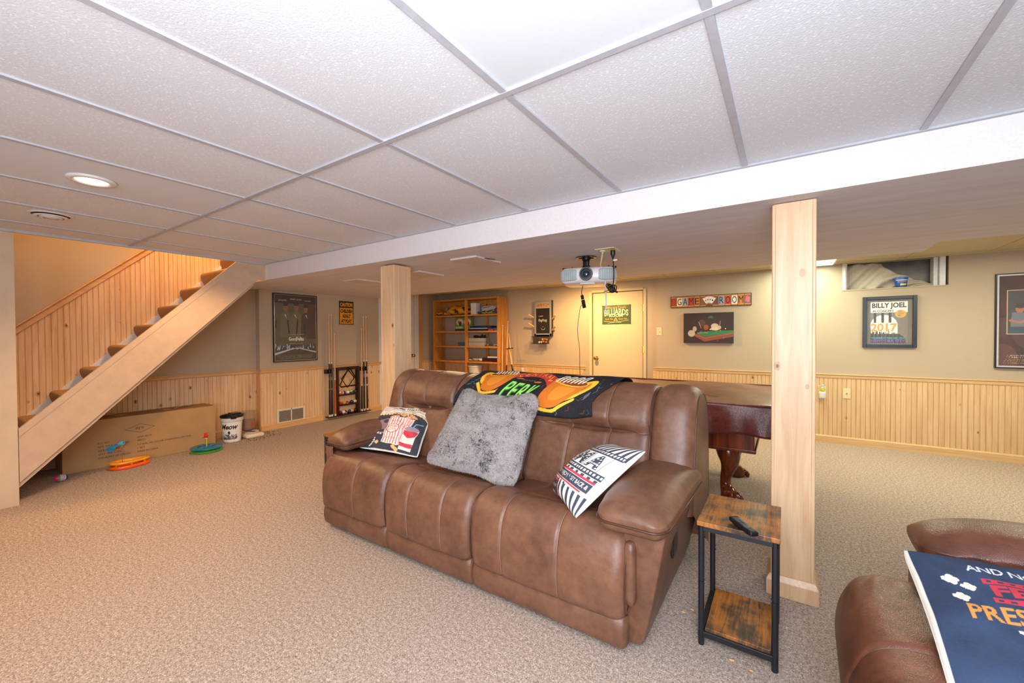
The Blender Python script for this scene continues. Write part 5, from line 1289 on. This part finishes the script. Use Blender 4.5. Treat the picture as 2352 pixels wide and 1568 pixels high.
    m = MB(); m.box(-4.50, -4.16, 5.77, 5.95, .8015, .868); tag(m.build('dark_case', plain('oxblood', '#3a1416', .4), None, 0, .005), 'dark red flat case on the fourth shelf', 'case')
    m = MB(); m.box(-4.39, -4.16, 5.78, 5.94, .8695, .893); tag(m.build('white_book', M['white'], None, 0, .003), 'white book on top of the dark red case', 'book')
    m = MB(); m.lathe([(.09, .401), (.095, .405), (.128, .70), (.136, .70), (.136, .722), (.128, .722), (.092, .41)], (-4.71, 5.84, 0), 32); tag(m.build('white_bucket', M['offw'], None, 40), 'white bucket on the low shelf just above the sofa back', 'bucket')
shelf_unit()
def loose_cues():
    def cue(p0, p1, butt, jt, lab, acc=None):
        t = thing('pool_cue', p0, lab, 'pool cue', 'loose cues leaning beside the shelf'); a, b_ = Vector(p0), Vector(p1)
        m = MB(); m.tube([a, a.lerp(b_, jt)], [.0145, .011], 12); m.build('butt', butt, t, 60)
        m = MB(); m.tube([a.lerp(b_, jt), a.lerp(b_, .99)], [.0105, .0065], 12); m.build('shaft', M['cue'], t, 60)
        m = MB(); m.tube([a.lerp(b_, .99), b_], .0067, 12); m.build('tip', M['offw'], t, 60)
    cue((-4.035, 5.72, .0), (-4.068, 5.80, 1.447), MATS['orange_butt'], .44, 'cue with orange butt, nearest to the shelf side')
    cue((-3.985, 5.74, .0), (-3.985, 5.84, 1.512), M['black'], .50, 'upright black handled cue, second from the shelf side')
    cue((-3.72, 5.72, .0), (-3.985, 5.86, 1.30), M['black'], .54, 'slanting cue leaning left, third from the shelf side')
    t = thing('bridge_stick', (-3.68, 5.70, 0), 'slanting stick with a small black bridge head, farthest from the shelf', 'bridge stick')
    a, b_ = Vector((-3.68, 5.70, 0)), Vector((-3.935, 5.80, 1.04)); m = MB(); m.tube([a, a.lerp(b_, .74)], [.0145, .012], 12); m.build('butt', M['black'], t, 60)
    m = MB(); m.tube([a.lerp(b_, .74), b_], [.0115, .008], 12); m.build('shaft', M['cue'], t, 60)
    m = MB(); m.tube([(-3.985, 5.79, 1.035), (-3.86, 5.79, 1.045)], .007, 8); m.sphere((-3.86, 5.79, 1.048), .012, 10, 8); m.sphere((-3.94, 5.79, 1.045), .011, 10, 8); m.build('bridge_head', M['black'], t, 60)
loose_cues()

# ================================================================== CEILING THINGS
def ceiling_items():
    cx, cy = -2.945, .555
    t = thing('recessed_light', (cx, cy, ZC-.012), 'round recessed ceiling light glowing warm above the left floor', 'ceiling light')
    m = MB(); m.lathe([(.062, -.004), (.068, -.010), (.092, -.008), (.096, .001), (.060, .001), (.058, .03)], (cx, cy, ZC-.002), 48); 
    m.f = m.f[:-2]; m.mi = m.mi[:-2]; m.build('trim_ring', M['white'], t, 180)
    m = MB(); m.lathe([(.0595, -.005), (.02, -.0075), (.001, -.008)], (cx, cy, ZC-.002), 40); m.build('bulb_lens', emit('warm_lens', '#fff0cf', 5), t, 180)
    cx, cy = -3.995, .560
    t = thing('ceiling_vent', (cx, cy, ZC-.02), 'round white ceiling air diffuser left of the recessed light', 'ceiling vent')
    for k, (r, z) in enumerate(((.108, .000), (.080, -.012), (.055, -.017))):
        m = MB(); m.lathe([(r-.020, z-.004), (r-.004, z-.002), (r, z+.001), (r-.004, z+.003), (r-.020, z+.001)], (cx, cy, ZC-.003), 40); m.f = m.f[:-2]; m.mi = m.mi[:-2]; m.build('ring', M['white'], t, 180)
    m = MB(); m.lathe([(.001, -.022), (.030, -.020), (.036, -.012)], (cx, cy, ZC-.003), 32); m.build('center_cone', M['white'], t, 180)
    m = MB(); m.lathe([(.088, -.0012), (.088, -.0008)], (cx, cy, ZC), 32); m.build('dark_throat', M['black'], t, 0)
    # flat white access panels on the soffit
    for x, y, s, lab in ((-2.145, 2.675, .27, 'square white ceiling panel on the soffit nearest the projector'), (-3.05, 2.945, .27, 'square white ceiling panel just right of the left column top'), (-3.99, 2.925, .25, 'square white ceiling panel on the soffit left of the left column')):
        m = MB(); m.box(x-s/2+.0, x+s/2, y-s/2*1.25, y+s/2*1.25, ZB-.016, ZB-.001); tag(m.build('ceiling_panel', plain('panel_white', '#d3c6be', .6, local=False), None, 0, .002), lab, 'ceiling panel', 'white panels on the soffit')
    m = MB(); m.tube([(-2.02, 2.60, ZB-.006), (-1.99, 2.65, ZB-.012), (-1.985, 2.72, ZB-.006)], .003, 6); tag(m.build('speaker_wire', M['black'], None, 180), 'short black wire by the edge of the ceiling panel nearest the projector', 'wire')
    # lit troffer at the back
    t = thing('panel_light', (.158, 5.39, ZC-.012), 'lit rectangular ceiling panel light at the back, behind the right column', 'ceiling light')
    m = MB(); m.box(-.145, .462, 4.79, 5.985, ZC-.008, ZC-.001); m.build('frame', M['white'], t, 0)
    m = MB(); m.box(-.13, .447, 4.805, 5.97, ZC-.012, ZC-.008); m.build('diffuser', emit('panel_diffuser', '#eafff0', 1.3), t, 0)
ceiling_items()
def projector():
    t = thing('projector', (-1.29, 3.15, 1.67), 'white home theater projector hanging under the soffit', 'projector')
    cx, cz = -1.29, 1.737; hx, hz = .222, .062; yf, yr = 2.95, 3.36
    t.rotation_euler.z = math.radians(18); t.location.x -= .0
    b = MB()
    def df(p):
        x, y, z = p; f = (y+.205)/.41       # 0 front .. 1 rear
        y2 = y+.045*(abs(x)/hx)**2.2*(1-f)*1.0-.03*(abs(x)/hx)**2*f
        z2 = z*(1-.10*f) if z < 0 else z*.98
        if z < 0: z2 += -.012*math.sin(PI*f)
        return (x*(1-.10*f**2), y2, z2)
    b.rbox((cx, (yf+yr)/2, cz), (hx, .205, hz), .050, 22, df); b.build('body', M['projw'], t, 180)
    for s_ in (-1, 1):
        gx = cx+s_*.148+.002; b = MB(); 
        def gf(p):
            x, y, z = p; X_ = x+gx-cx; return (x, y+.045*(abs(X_)/hx)**2.2-.001*abs(math.sin(x*230)), z)
        b.rbox((gx, yf+.008, cz-.002), (.066, .012, .044), .011, 26, lambda p: gf((p[0]*(1-.0), p[1], p[2]*(1-.12*(abs(p[0])/.066)**3)))); b.build('vent_grille', M['grille'], t, 180)
        for k in range(7):
            x = gx-.052+k*.0173; yo = .045*(abs(x-cx)/hx)**2.2; m = MB(); m.tube([(x, yf-.006+yo, cz-.038), (x, yf-.006+yo, cz+.036)], .0022, 6); m.build('louver', plain('louver_grey', '#8f9a98', .4), t, 60)
    m = MB(); m.lathe([(.001, .0), (.050, .0), (.052, -.018), (.049, -.026), (.040, -.026), (.036, -.012), (.030, -.012)], (cx-.008, yf, cz), 40, 'y'); m.build('lens_ring', M['black'], t, 50)
    m = MB(); m.lathe([(.033, -.012), (.034, -.020), (.030, -.022), (.024, -.014)], (cx-.008, yf, cz), 40, 'y'); m.build('focus_ring', plain('ring_grey', '#4c5256', .3), t, 50)
    m = MB(); m.lathe([(.026, -.013), (.020, -.018), (.010, -.021), (.001, -.022)], (cx-.008, yf, cz), 32, 'y'); m.build('lens', plain('lens_glass', '#1c2a30', .04, 0, 1), t, 180)
    for x in (cx-.19, cx+.20): m = MB(); m.lathe([(.016, 0), (.018, .006), (.018, .014), (.012, .016)], (x, 3.06, cz+hz-.008), 20); m.build('foot', M['black'], t, 50)
    for x, y in ((cx-.135, 3.1), (cx+.155, 3.1)): m = MB(); m.tube([(x, y, cz+hz-.005), (x, y, cz+hz+.022)], .004, 8); m.build('mount_screw', M['black'], t, 50)
    m = MB(); m.box(cx+.04, cx+.16, 3.09, 3.105, cz+hz-.002, cz+hz+.006); m.build('mount_arm', M['black'], t, 0)
    m = MB(); m.box(cx-.055, cx+.055, 2.965, 2.985, cz-hz-.012, cz-hz-.004); m.build('label_strip', M['offw'], t, 0)
    t.location.x -= .048
    k = thing('projector_mount', (-1.30, 3.13, ZB-.02), 'black ceiling mount bracket with a round plate above the projector', 'mount')
    mx, my = -1.345, 3.10
    m = MB(); m.lathe([(.050, 0), (.085, 0), (.088, -.004), (.085, -.007), (.050, -.006)], (mx, my, ZB-.001), 36); m.f = m.f[:-2]; m.mi = m.mi[:-2]
    for a in range(4): m.tube([(mx, my, ZB-.006), (mx+.06*math.cos(a*PI/2+.5), my+.06*math.sin(a*PI/2+.5), ZB-.005)], .009, 6)
    m.build('round_plate', plain('bracket_black', '#1c1a18', .3, .3), k, 40)
    m = MB(); m.lathe([(.034, ZB-.006), (.034, ZB-.022), (.024, ZB-.03)], (mx, my, 0), 24); m.rbox((mx, my, ZB-.052), (.024, .02, .030), .012, 8); m.rbox((mx+.002, my, ZB-.082), (.030, .022, .018), .012, 8); m.build('swivel', M['black'], k, 50)
    k = thing('ceiling_outlet', (-1.09, 2.91, ZB-.01), 'ivory two gang outlet plate on the soffit right of the projector mount', 'outlet')
    m = MB(); m.box(-1.165, -1.020, 2.835, 2.975, ZB-.007, ZB-.0005); m.build('cover_plate', M['ivory'], k, 0, .002)
    m = MB(); m.lathe([(.022, ZB-.007), (.022, ZB-.012), (.012, ZB-.016)], (-1.128, 2.90, 0), 20); m.build('cable_bushing', M['white'], k, 50)
    c = cat_rom([(-1.128, 2.90, ZB-.014), (-1.145, 2.93, ZB-.05), (-1.175, 2.98, ZB-.09), (-1.19, 3.03, cz+hz-.002)], 6); m = MB(); m.tube([tuple(p) for p in c], .006, 10); tag(m.build('video_cable', M['ivory'], None, 180), 'cream cable running from the ceiling outlet down behind the projector', 'cable')
    p = thing('power_cord', (-1.05, 2.9, 1.60), 'black power cord hanging coiled from the ceiling outlet', 'cord')
    m = MB(); m.lathe([(.017, ZB-.008), (.018, ZB-.035), (.011, ZB-.052), (.007, ZB-.066)], (-1.058, 2.925, 0), 18); m.build('plug', M['black'], p, 50)
    c = cat_rom([(-1.058, 2.925, ZB-.06), (-1.052, 2.92, ZB-.12), (-1.046, 2.91, ZB-.18), (-1.045, 2.90, ZB-.24), (-1.05, 2.89, 1.61)], 5); m = MB(); m.tube([tuple(q) for q in c], .0042, 8)
    rs = random.Random(12)
    for j in range(6):
        P = []
        for a in range(9):
            an = a/8*2*PI; P.append((-1.052+.030*math.cos(an+j)+(rs.random()-.5)*.006-.01*(j % 3-1), 2.89+(j-3)*.006+.010*math.sin(an*2+j), 1.600+.028*math.sin(an+j*.6)+(j % 3)*.006))
        m.tube([tuple(q) for q in cat_rom(P, 4)], .0038, 6)
    m.tube([(-1.06, 2.89, 1.60), (-1.09, 2.89, 1.588), (-1.115, 2.89, 1.585)], .003, 6)
    m.build('coiled_lead', M['black'], p, 180)
    m = MB(); m.box(-1.052, -1.022, 2.912, 2.914, ZB-.088, ZB-.076); m.build('cord_tag', M['white'], p, 0)
    q = thing('streaming_stick', (-1.37, 3.10, 1.48), 'black streaming stick dangling below the projector on its cable', 'streaming stick')
    R = Matrix.Translation((-1.372, 3.10, 1.540)) @ Matrix.Rotation(math.radians(-12), 4, 'Y')
    m = MB(); m.rbox((0, 0, 0), (.0145, .006, .034), .003, 6, lambda v: R @ (v+Vector((0, 0, -.022)))); m.rbox((0, 0, 0), (.012, .006, .018), .003, 6, lambda v: R @ (v+Vector((0, 0, .034)))); m.build('stick_body', M['black'], q, 40)
    c = cat_rom([R @ Vector((0, 0, .05)), (-1.386, 3.10, 1.62), (-1.375, 3.10, 1.665)], 5); m = MB(); m.tube([tuple(v) for v in c], .003, 6); m.build('video_lead', M['black'], q, 180)
    c = cat_rom([(-1.385, 3.10, 1.512), (-1.402, 3.11, 1.490), (-1.418, 3.12, 1.43), (-1.432, 3.12, 1.32), (-1.428, 3.12, 1.25), (-1.414, 3.12, 1.15), (-1.412, 3.12, 1.0), (-1.408, 3.12, .84), (-1.408, 3.12, .802)], 7); m = MB(); m.tube([tuple(v) for v in c], .0024, 6); m.build('power_lead', M['black'], q, 180)
    c = cat_rom([(-1.152, 3.02, 1.69), (-1.150, 3.02, 1.60), (-1.146, 3.02, 1.53), (-1.150, 3.02, 1.47), (-1.166, 3.02, 1.44)], 6); m = MB(); m.tube([tuple(v) for v in c], [.0055]*(len(c)-3)+[.006, .007, .005], 8); tag(m.build('white_cable', plain('cable_white', '#d5d2ce', .4), None, 180), 'loose white cable hanging down from the rear of the projector', 'cable')
projector()

# ================================================================== ON THE FLOOR, LEFT
def carton():
    x0, x1, y0, y1, zt = -5.80, -5.50, .806, 2.02, .470
    t = thing('cardboard_box', ((x0+x1)/2, (y0+y1)/2, 0), 'long brown cardboard carton under the staircase with black printing', 'box')
    m = MB(); m.box(x0, x1, y0, y1, 0, zt)
    m.mi = [0, 1, 0, 0, 0, 0]; m.build('carton', [M['card'], M['cardtop']], t, 0, .004)
    m = MB(); m.box(x0+.145, x0+.147, y0, y1, zt, zt+.0008); m.build('flap_seam', M['ink'], t, 0)
    m = MB()
    for y, l in ((1.20, .07), (1.58, .06)): m.box(-5.685, -5.62, y, y+l, zt+.0005, zt+.0015)
    m.each('tape', plain('packing_tape', '#c9aa7c', .25), t, 0)
    hh = []
    for y in (1.12, 1.78):
        m = MB(); P = cat_rom([(-5.655, y-.09, zt+.002), (-5.655, y-.05, zt+.016), (-5.655, y, zt+.020), (-5.655, y+.05, zt+.016), (-5.655, y+.09, zt+.002)], 5)
        V = []; F = []
        for p in P: V += [(p[0]-.012, p[1], p[2]), (p[0]+.012, p[1], p[2])]
        F = [(2*i, 2*i+1, 2*i+3, 2*i+2) for i in range(len(P)-1)]; m.add(V, F); m.build('carry_handle', M['white'], t, 180)
        m = MB(); m.box(-5.672, -5.638, y-.06, y+.06, zt+.0004, zt+.0009); m.build('handle_slot', M['black'], t, 0)
    # printed marks, as thin ink meshes on the front face
    m = MB(); X = x1+.0012
    def tx(s, y, z, w, h, shear=0):
        V, T, a = glyphs(s); m.add([(X, y+p[0]*w, z+p[1]*h) for p in V], [tuple(q) for q in T])
    def ln(P, w=.0028):
        for (a, b_), (c, d) in zip(P[:-1], P[1:]):
            n = Vector((c-a, d-b_)).normalized(); px, py = -n.y*w/2, n.x*w/2
            m.add([(X, a+px, b_+py), (X, c+px, d+py), (X, c-px, d-py), (X, a-px, b_-py)], [(0, 1, 2, 3)])
    ln([(1.238, .335), (1.354, .378), (1.470, .335), (1.354, .290), (1.238, .335)])
    tx("BJ'S", 1.320, .322, .062, .026)
    for s, y, z, w in (('P.O. NO.', 1.043, .232, .085), ("BJ'S ART. NO", 1.043, .197, .165), ('DESCRIPTION', 1.043, .160, .15), ('QTY. PER CTN', 1.043, .124, .16), ('COUNTRY OF ORIGIN', 1.043, .088, .235),
                       ('109918577', 1.330, .236, .115), ('98652', 1.330, .203, .065), ('7.5\' 600L M5 COLOR CHANGING LED TREE', 1.330, .160, .455), ('1 SET', 1.330, .124, .06), ('MADE IN CHINA', 1.330, .088, .165)): tx(s, y, z, w, .0175)
    m.build('printed_marks', M['ink'], t, 0)
carton()
def meow():
    c = (-5.56, 2.215, 0); k = 1.0
    t = thing('food_bucket', c, 'white pet food bucket lettered Meow with a black lid, beside the cardboard carton', 'bucket')
    m = MB(); m.lathe([(.082, .001), (.088, .006), (.108, .255), (.116, .258), (.117, .300), (.108, .302)], c, 40); m.build('bucket_body', M['offw'], t, 40)
    A = Art(.30, .235, 520, '#ebe9e6')
    A.text('Meow', .035, .150, .215, .062, '#151515', .03, .0, shear=.35)
    rs = random.Random(2)
    for q in range(160): A.ell(.04+rs.random()*.2, .03+abs(rs.gauss(0, .025)), .007, .006, rs.choice(['#8b8680', '#5a5550', '#3a3634', '#b6b0aa']))
    A.ell(.14, .11, .016, .020, '#3a3634'); A.line([(.14, .10), (.13, .04)], .010, '#4a4644')
    def f(U, V):
        a = -.62+(U-.5)*2.5; r = .0885+.0205*(V*.235+.012)/.255+.0012; return np.stack([c[0]+r*np.cos(a), c[1]+r*np.sin(a), .014+V*.235], 1)
    A.sheet(f, 'wrap_label', M['printed'], t)
    m = MB(); m.lathe([(.118, .298), (.122, .302), (.122, .322), (.110, .330), (.040, .333), (.001, .333)], c, 40); m.rbox((c[0]-.0, c[1]+.03, .338), (.06, .05, .008), .006, 5); m.rbox((c[0]+.118, c[1]-.03, .312), (.016, .03, .022), .008, 5); m.build('lid', M['black'], t, 40)
    m = MB(); m.tube([(c[0]+.02, c[1]-.12, .325), (c[0]+.07, c[1]-.085, .345), (c[0]+.095, c[1]-.04, .335)], .009, 8); m.build('handle', M['black'], t, 60)
meow()
def feeder():
    c = (-5.655, 2.435, 0)
    t = thing('pet_feeder', c, 'gravity pet feeder full of brown kibble at the panelling corner', 'pet feeder')
    m = MB(); m.rbox((c[0]+.035, c[1]+.02, .027), (.125, .105, .027), .026, 12); m.build('bowl_base', plain('feeder_cream', '#e0d3ba', .4), t, 180)
    m = MB(); m.lathe([(.001, .0545), (.060, .0545), (.074, .060), (.078, .072), (.074, .072), (.058, .058)], (c[0]+.05, c[1]+.02, 0), 30); m.build('tray_rim', M['white'], t, 60)
    m = MB(); m.lathe([(.045, .075), (.080, .10), (.086, .12), (.086, .27), (.078, .275), (.078, .305), (.086, .308), (.086, .322), (.001, .324)], (c[0]-.012, c[1], 0), 32); m.build('hopper', mk_glass('smoky_plastic', '#b59a82', .12, .45), t, 40)
    m = MB(); m.lathe([(.040, .076), (.074, .10), (.080, .12), (.080, .215), (.001, .222)], (c[0]-.012, c[1], 0), 28); m.build('stored_kibble', plain('stored_kibble', '#7c5232', .9, 0, .1, .35, 160, .6), t, 40)
    m = MB(); m.lathe([(.001, .0695), (.035, .066), (.055, .060)], (c[0]+.06, c[1]+.02, 0), 20); m.build('served_kibble', M['kib'], t, 40)
    m = MB(); m.box(c[0]+.074, c[0]+.079, c[1]-.0+.01, c[1]+.028, .135, .190); m.build('red_tag', plain('tag_red', '#cf3226', .5), t, 0)
    m = MB(); rs = random.Random(5)
    for q in range(150):
        a = rs.random()*2*PI; r = .15+abs(rs.gauss(0, .10)); x, y = c[0]+.07+r*math.cos(a)*.8, c[1]+.04+r*math.sin(a)
        if x < XL+.03 or (x-c[0]-.035)**2+(y-c[1]-.02)**2 < .02: continue
        m.sphere((x, y, .004), .004, 6, 4)
    o = m.build('spilled_kibble', M['kib'], None, 180); tag(o, 'brown kibble crumbs scattered on the carpet around the pet feeder', 'kibble', None, 'stuff')
feeder()
def toys():
    # orange oval track
    c = (-5.335, 1.232, 0); t = thing('cat_track_toy', c, 'orange oval cat track toy with a blue feathered bird on a wire', 'cat toy')
    def oval(prof, sx=1, sy=1):
        m = MB(); V = []; F = []; n = 56
        for r, h in prof:
            for k in range(n):
                a = 2*PI*k/n; rx = .085*sx; ry = .15*sy
                ca, sa = math.cos(a), math.sin(a); ex = 1-.28*sa
                V.append((c[0]+(rx*ex+r-.0)*ca, c[1]+(ry+r)*sa, h))
        q = len(prof)
        for i in range(q-1):
            for k in range(n): F.append((i*n+k, i*n+(k+1) % n, (i+1)*n+(k+1) % n, (i+1)*n+k))
        m.add(V, F); return m
    oval([(-.05, .012), (-.05, .002), (0, .001), (.004, .012), (.001, .028), (-.01, .032), (-.05, .030), (-.05, .012)]).build('lower_track', plain('toy_orange', '#ee5a1c', .3), t, 180)
    oval([(-.052, .050), (-.044, .046), (-.006, .048), (.002, .055), (.0, .066), (-.012, .071), (-.044, .069), (-.052, .062), (-.052, .050)]).build('upper_track', plain('toy_amber', '#f5a21e', .3), t, 180)
    m = MB()
    for a in range(6): an = a*PI/3; m.tube([(c[0]+.055*math.cos(an), c[1]+.12*math.sin(an), .028), (c[0]+.055*math.cos(an), c[1]+.12*math.sin(an), .055)], .010, 8)
    m.each('spacer', MATS['toy_amber'], t, 60)
    m = MB(); P = cat_rom([(c[0], c[1]-.055, .05), (c[0], c[1]-.055, .13), (c[0], c[1]-.058, .225)], 4); m.tube([tuple(p) for p in P], .0022, 6); m.build('spring_wire', M['chrome'], t, 180)
    hd = (c[0], c[1]-.062, .240); m = MB(); m.sphere(hd, .026, 18, 12, None, (1, 1.2, 1)); m.build('bird_head', plain('bird_blue', '#5fa8c0', .8), t, 180)
    m = MB(); m.tube([(hd[0], hd[1]+.026, hd[2]+.002), (hd[0], hd[1]+.058, hd[2]+.006)], [.010, .001], 10); m.build('beak', plain('beak_blue', '#1f5fa0', .5), t, 60)
    m = MB(); rs = random.Random(3)
    for k in range(60):
        P = [Vector((hd[0], hd[1]-.02, hd[2]-.005))]; d = Vector(((rs.random()-.5)*.9, -.8-rs.random()*.4, -.9+rs.random()*.7)).normalized(); L_ = .05+rs.random()*.045
        P += [P[0]+d*L_*.5, P[0]+d*L_+Vector((0, 0, -.012))]; m.tube(P, [.004, .005, .001], 5)
    m.build('feathers', plain('feather_blue', '#1f93bd', .8, var=.25), t, 60)
    m = MB(); m.sphere((hd[0]+.023, hd[1]+.012, hd[2]+.008), .004, 8, 6); m.build('eye', M['black'], t, 180)
    # round green and blue toy
    c = (-5.335, 1.872, 0); t = thing('cat_spinner_toy', c, 'round green and blue cat spinner toy with a red fish on a spring', 'cat toy')
    m = MB(); m.lathe([(.10, .001), (.145, .006), (.148, .012), (.13, .017), (.001, .020)], c, 48); m.build('green_base', plain('toy_green', '#56c23a', .3), t, 60)
    m = MB(); m.lathe([(.075, .020), (.075, .038)], c, 32); m.build('hub', plain('toy_teal', '#2fa28c', .3), t, 60)
    m = MB(); ring = [(.146, .040), (.150, .044), (.146, .050), (.085, .053), (.085, .047), (.146, .040)]
    m.lathe(ring, c, 48); m.f = m.f[:-2]; m.mi = m.mi[:-2]
    m.lathe([(.02, .047), (.045, .046), (.045, .053), (.02, .053), (.02, .047)], c, 32); m.f = m.f[:-2]; m.mi = m.mi[:-2]
    for a in range(4): an = a*PI/2+.4; m.tube([(c[0]+.03*math.cos(an), c[1]+.03*math.sin(an), .05), (c[0]+.10*math.cos(an), c[1]+.10*math.sin(an), .05)], .011, 8)
    m.build('blue_disc', plain('toy_blue', '#2079a0', .3), t, 60)
    m = MB(); m.tube([(c[0], c[1], .045), (c[0], c[1], .150)], .0045, 10); m.build('stem', plain('toy_yellow', '#d4dc2c', .3), t, 60)
    m = MB(); P = [(c[0]+.006+.006*math.cos(a*.9), c[1]-.012+.006*math.sin(a*.9), .100+a*.0016) for a in range(40)]; m.tube(P, .0013, 5); m.build('spring', M['chrome'], t, 180)
    m = MB(); m.sphere((c[0], c[1]-.005, .168), .021, 16, 12); 
    for k in range(5): m.tube([(c[0], c[1]-.005, .185), (c[0], c[1]-.03+k*.012, .205+.004*(k % 2))], [.006, .002], 6)
    m.tube([(c[0], c[1]-.02, .158), (c[0], c[1]-.045, .150)], [.006, .002], 6)
    m.build('red_fish', plain('toy_red', '#cf1f2a', .4), t, 60)
    # egg shaped rattle ball
    p0 = Vector((-5.300, .767, .030)); R = Matrix.Translation(p0) @ Matrix.Rotation(math.radians(12), 4, 'Z') @ Matrix.Rotation(math.radians(-6), 4, 'X')
    t = thing('rattle_ball', (p0.x, p0.y, 0), 'small pink, green and blue rattle ball on the carpet near the stairs', 'cat toy')
    def seg(a0, a1, col, name, r=.030, n=24):
        m = MB(); pr = []
        for k in range(9):
            a = a0+(a1-a0)*k/8; pr.append((max(.0005, r*math.sin(a)), -.047*math.cos(a)))
        m.lathe(pr, (0, 0, 0), n, 'y', None, R); m.build(name, plain('ball_'+col[1:], col, .25), t, 180)
    seg(.0, 1.1, '#e0257a', 'pink_shell'); seg(1.06, 1.30, '#3aa83c', 'green_band', .0315); seg(1.30, 1.95, '#c9a8b8', 'clear_shell'); seg(1.93, 2.15, '#b9cfe0', 'pale_band', .0315); seg(2.15, 3.14, '#1f3f9a', 'blue_shell')
toys()
def crumbs():
    m = MB(); rs = random.Random(9)
    for x, y in ((-.17, 1.77), (-.10, 1.755), (-.165, 1.772), (-.35, 2.0), (-.38, 1.96), (-2.0, 1.2)): m.sphere((x, y, .004), .006, 8, 5, None, (1.6, 1, .7))
    tag(m.build('floor_crumbs', plain('crumb', '#c9a070', .8), None, 180), 'few tan crumbs on the carpet under the side table', 'crumbs', None, 'stuff')
crumbs()
# tiny repair marks of white filler on the back wall
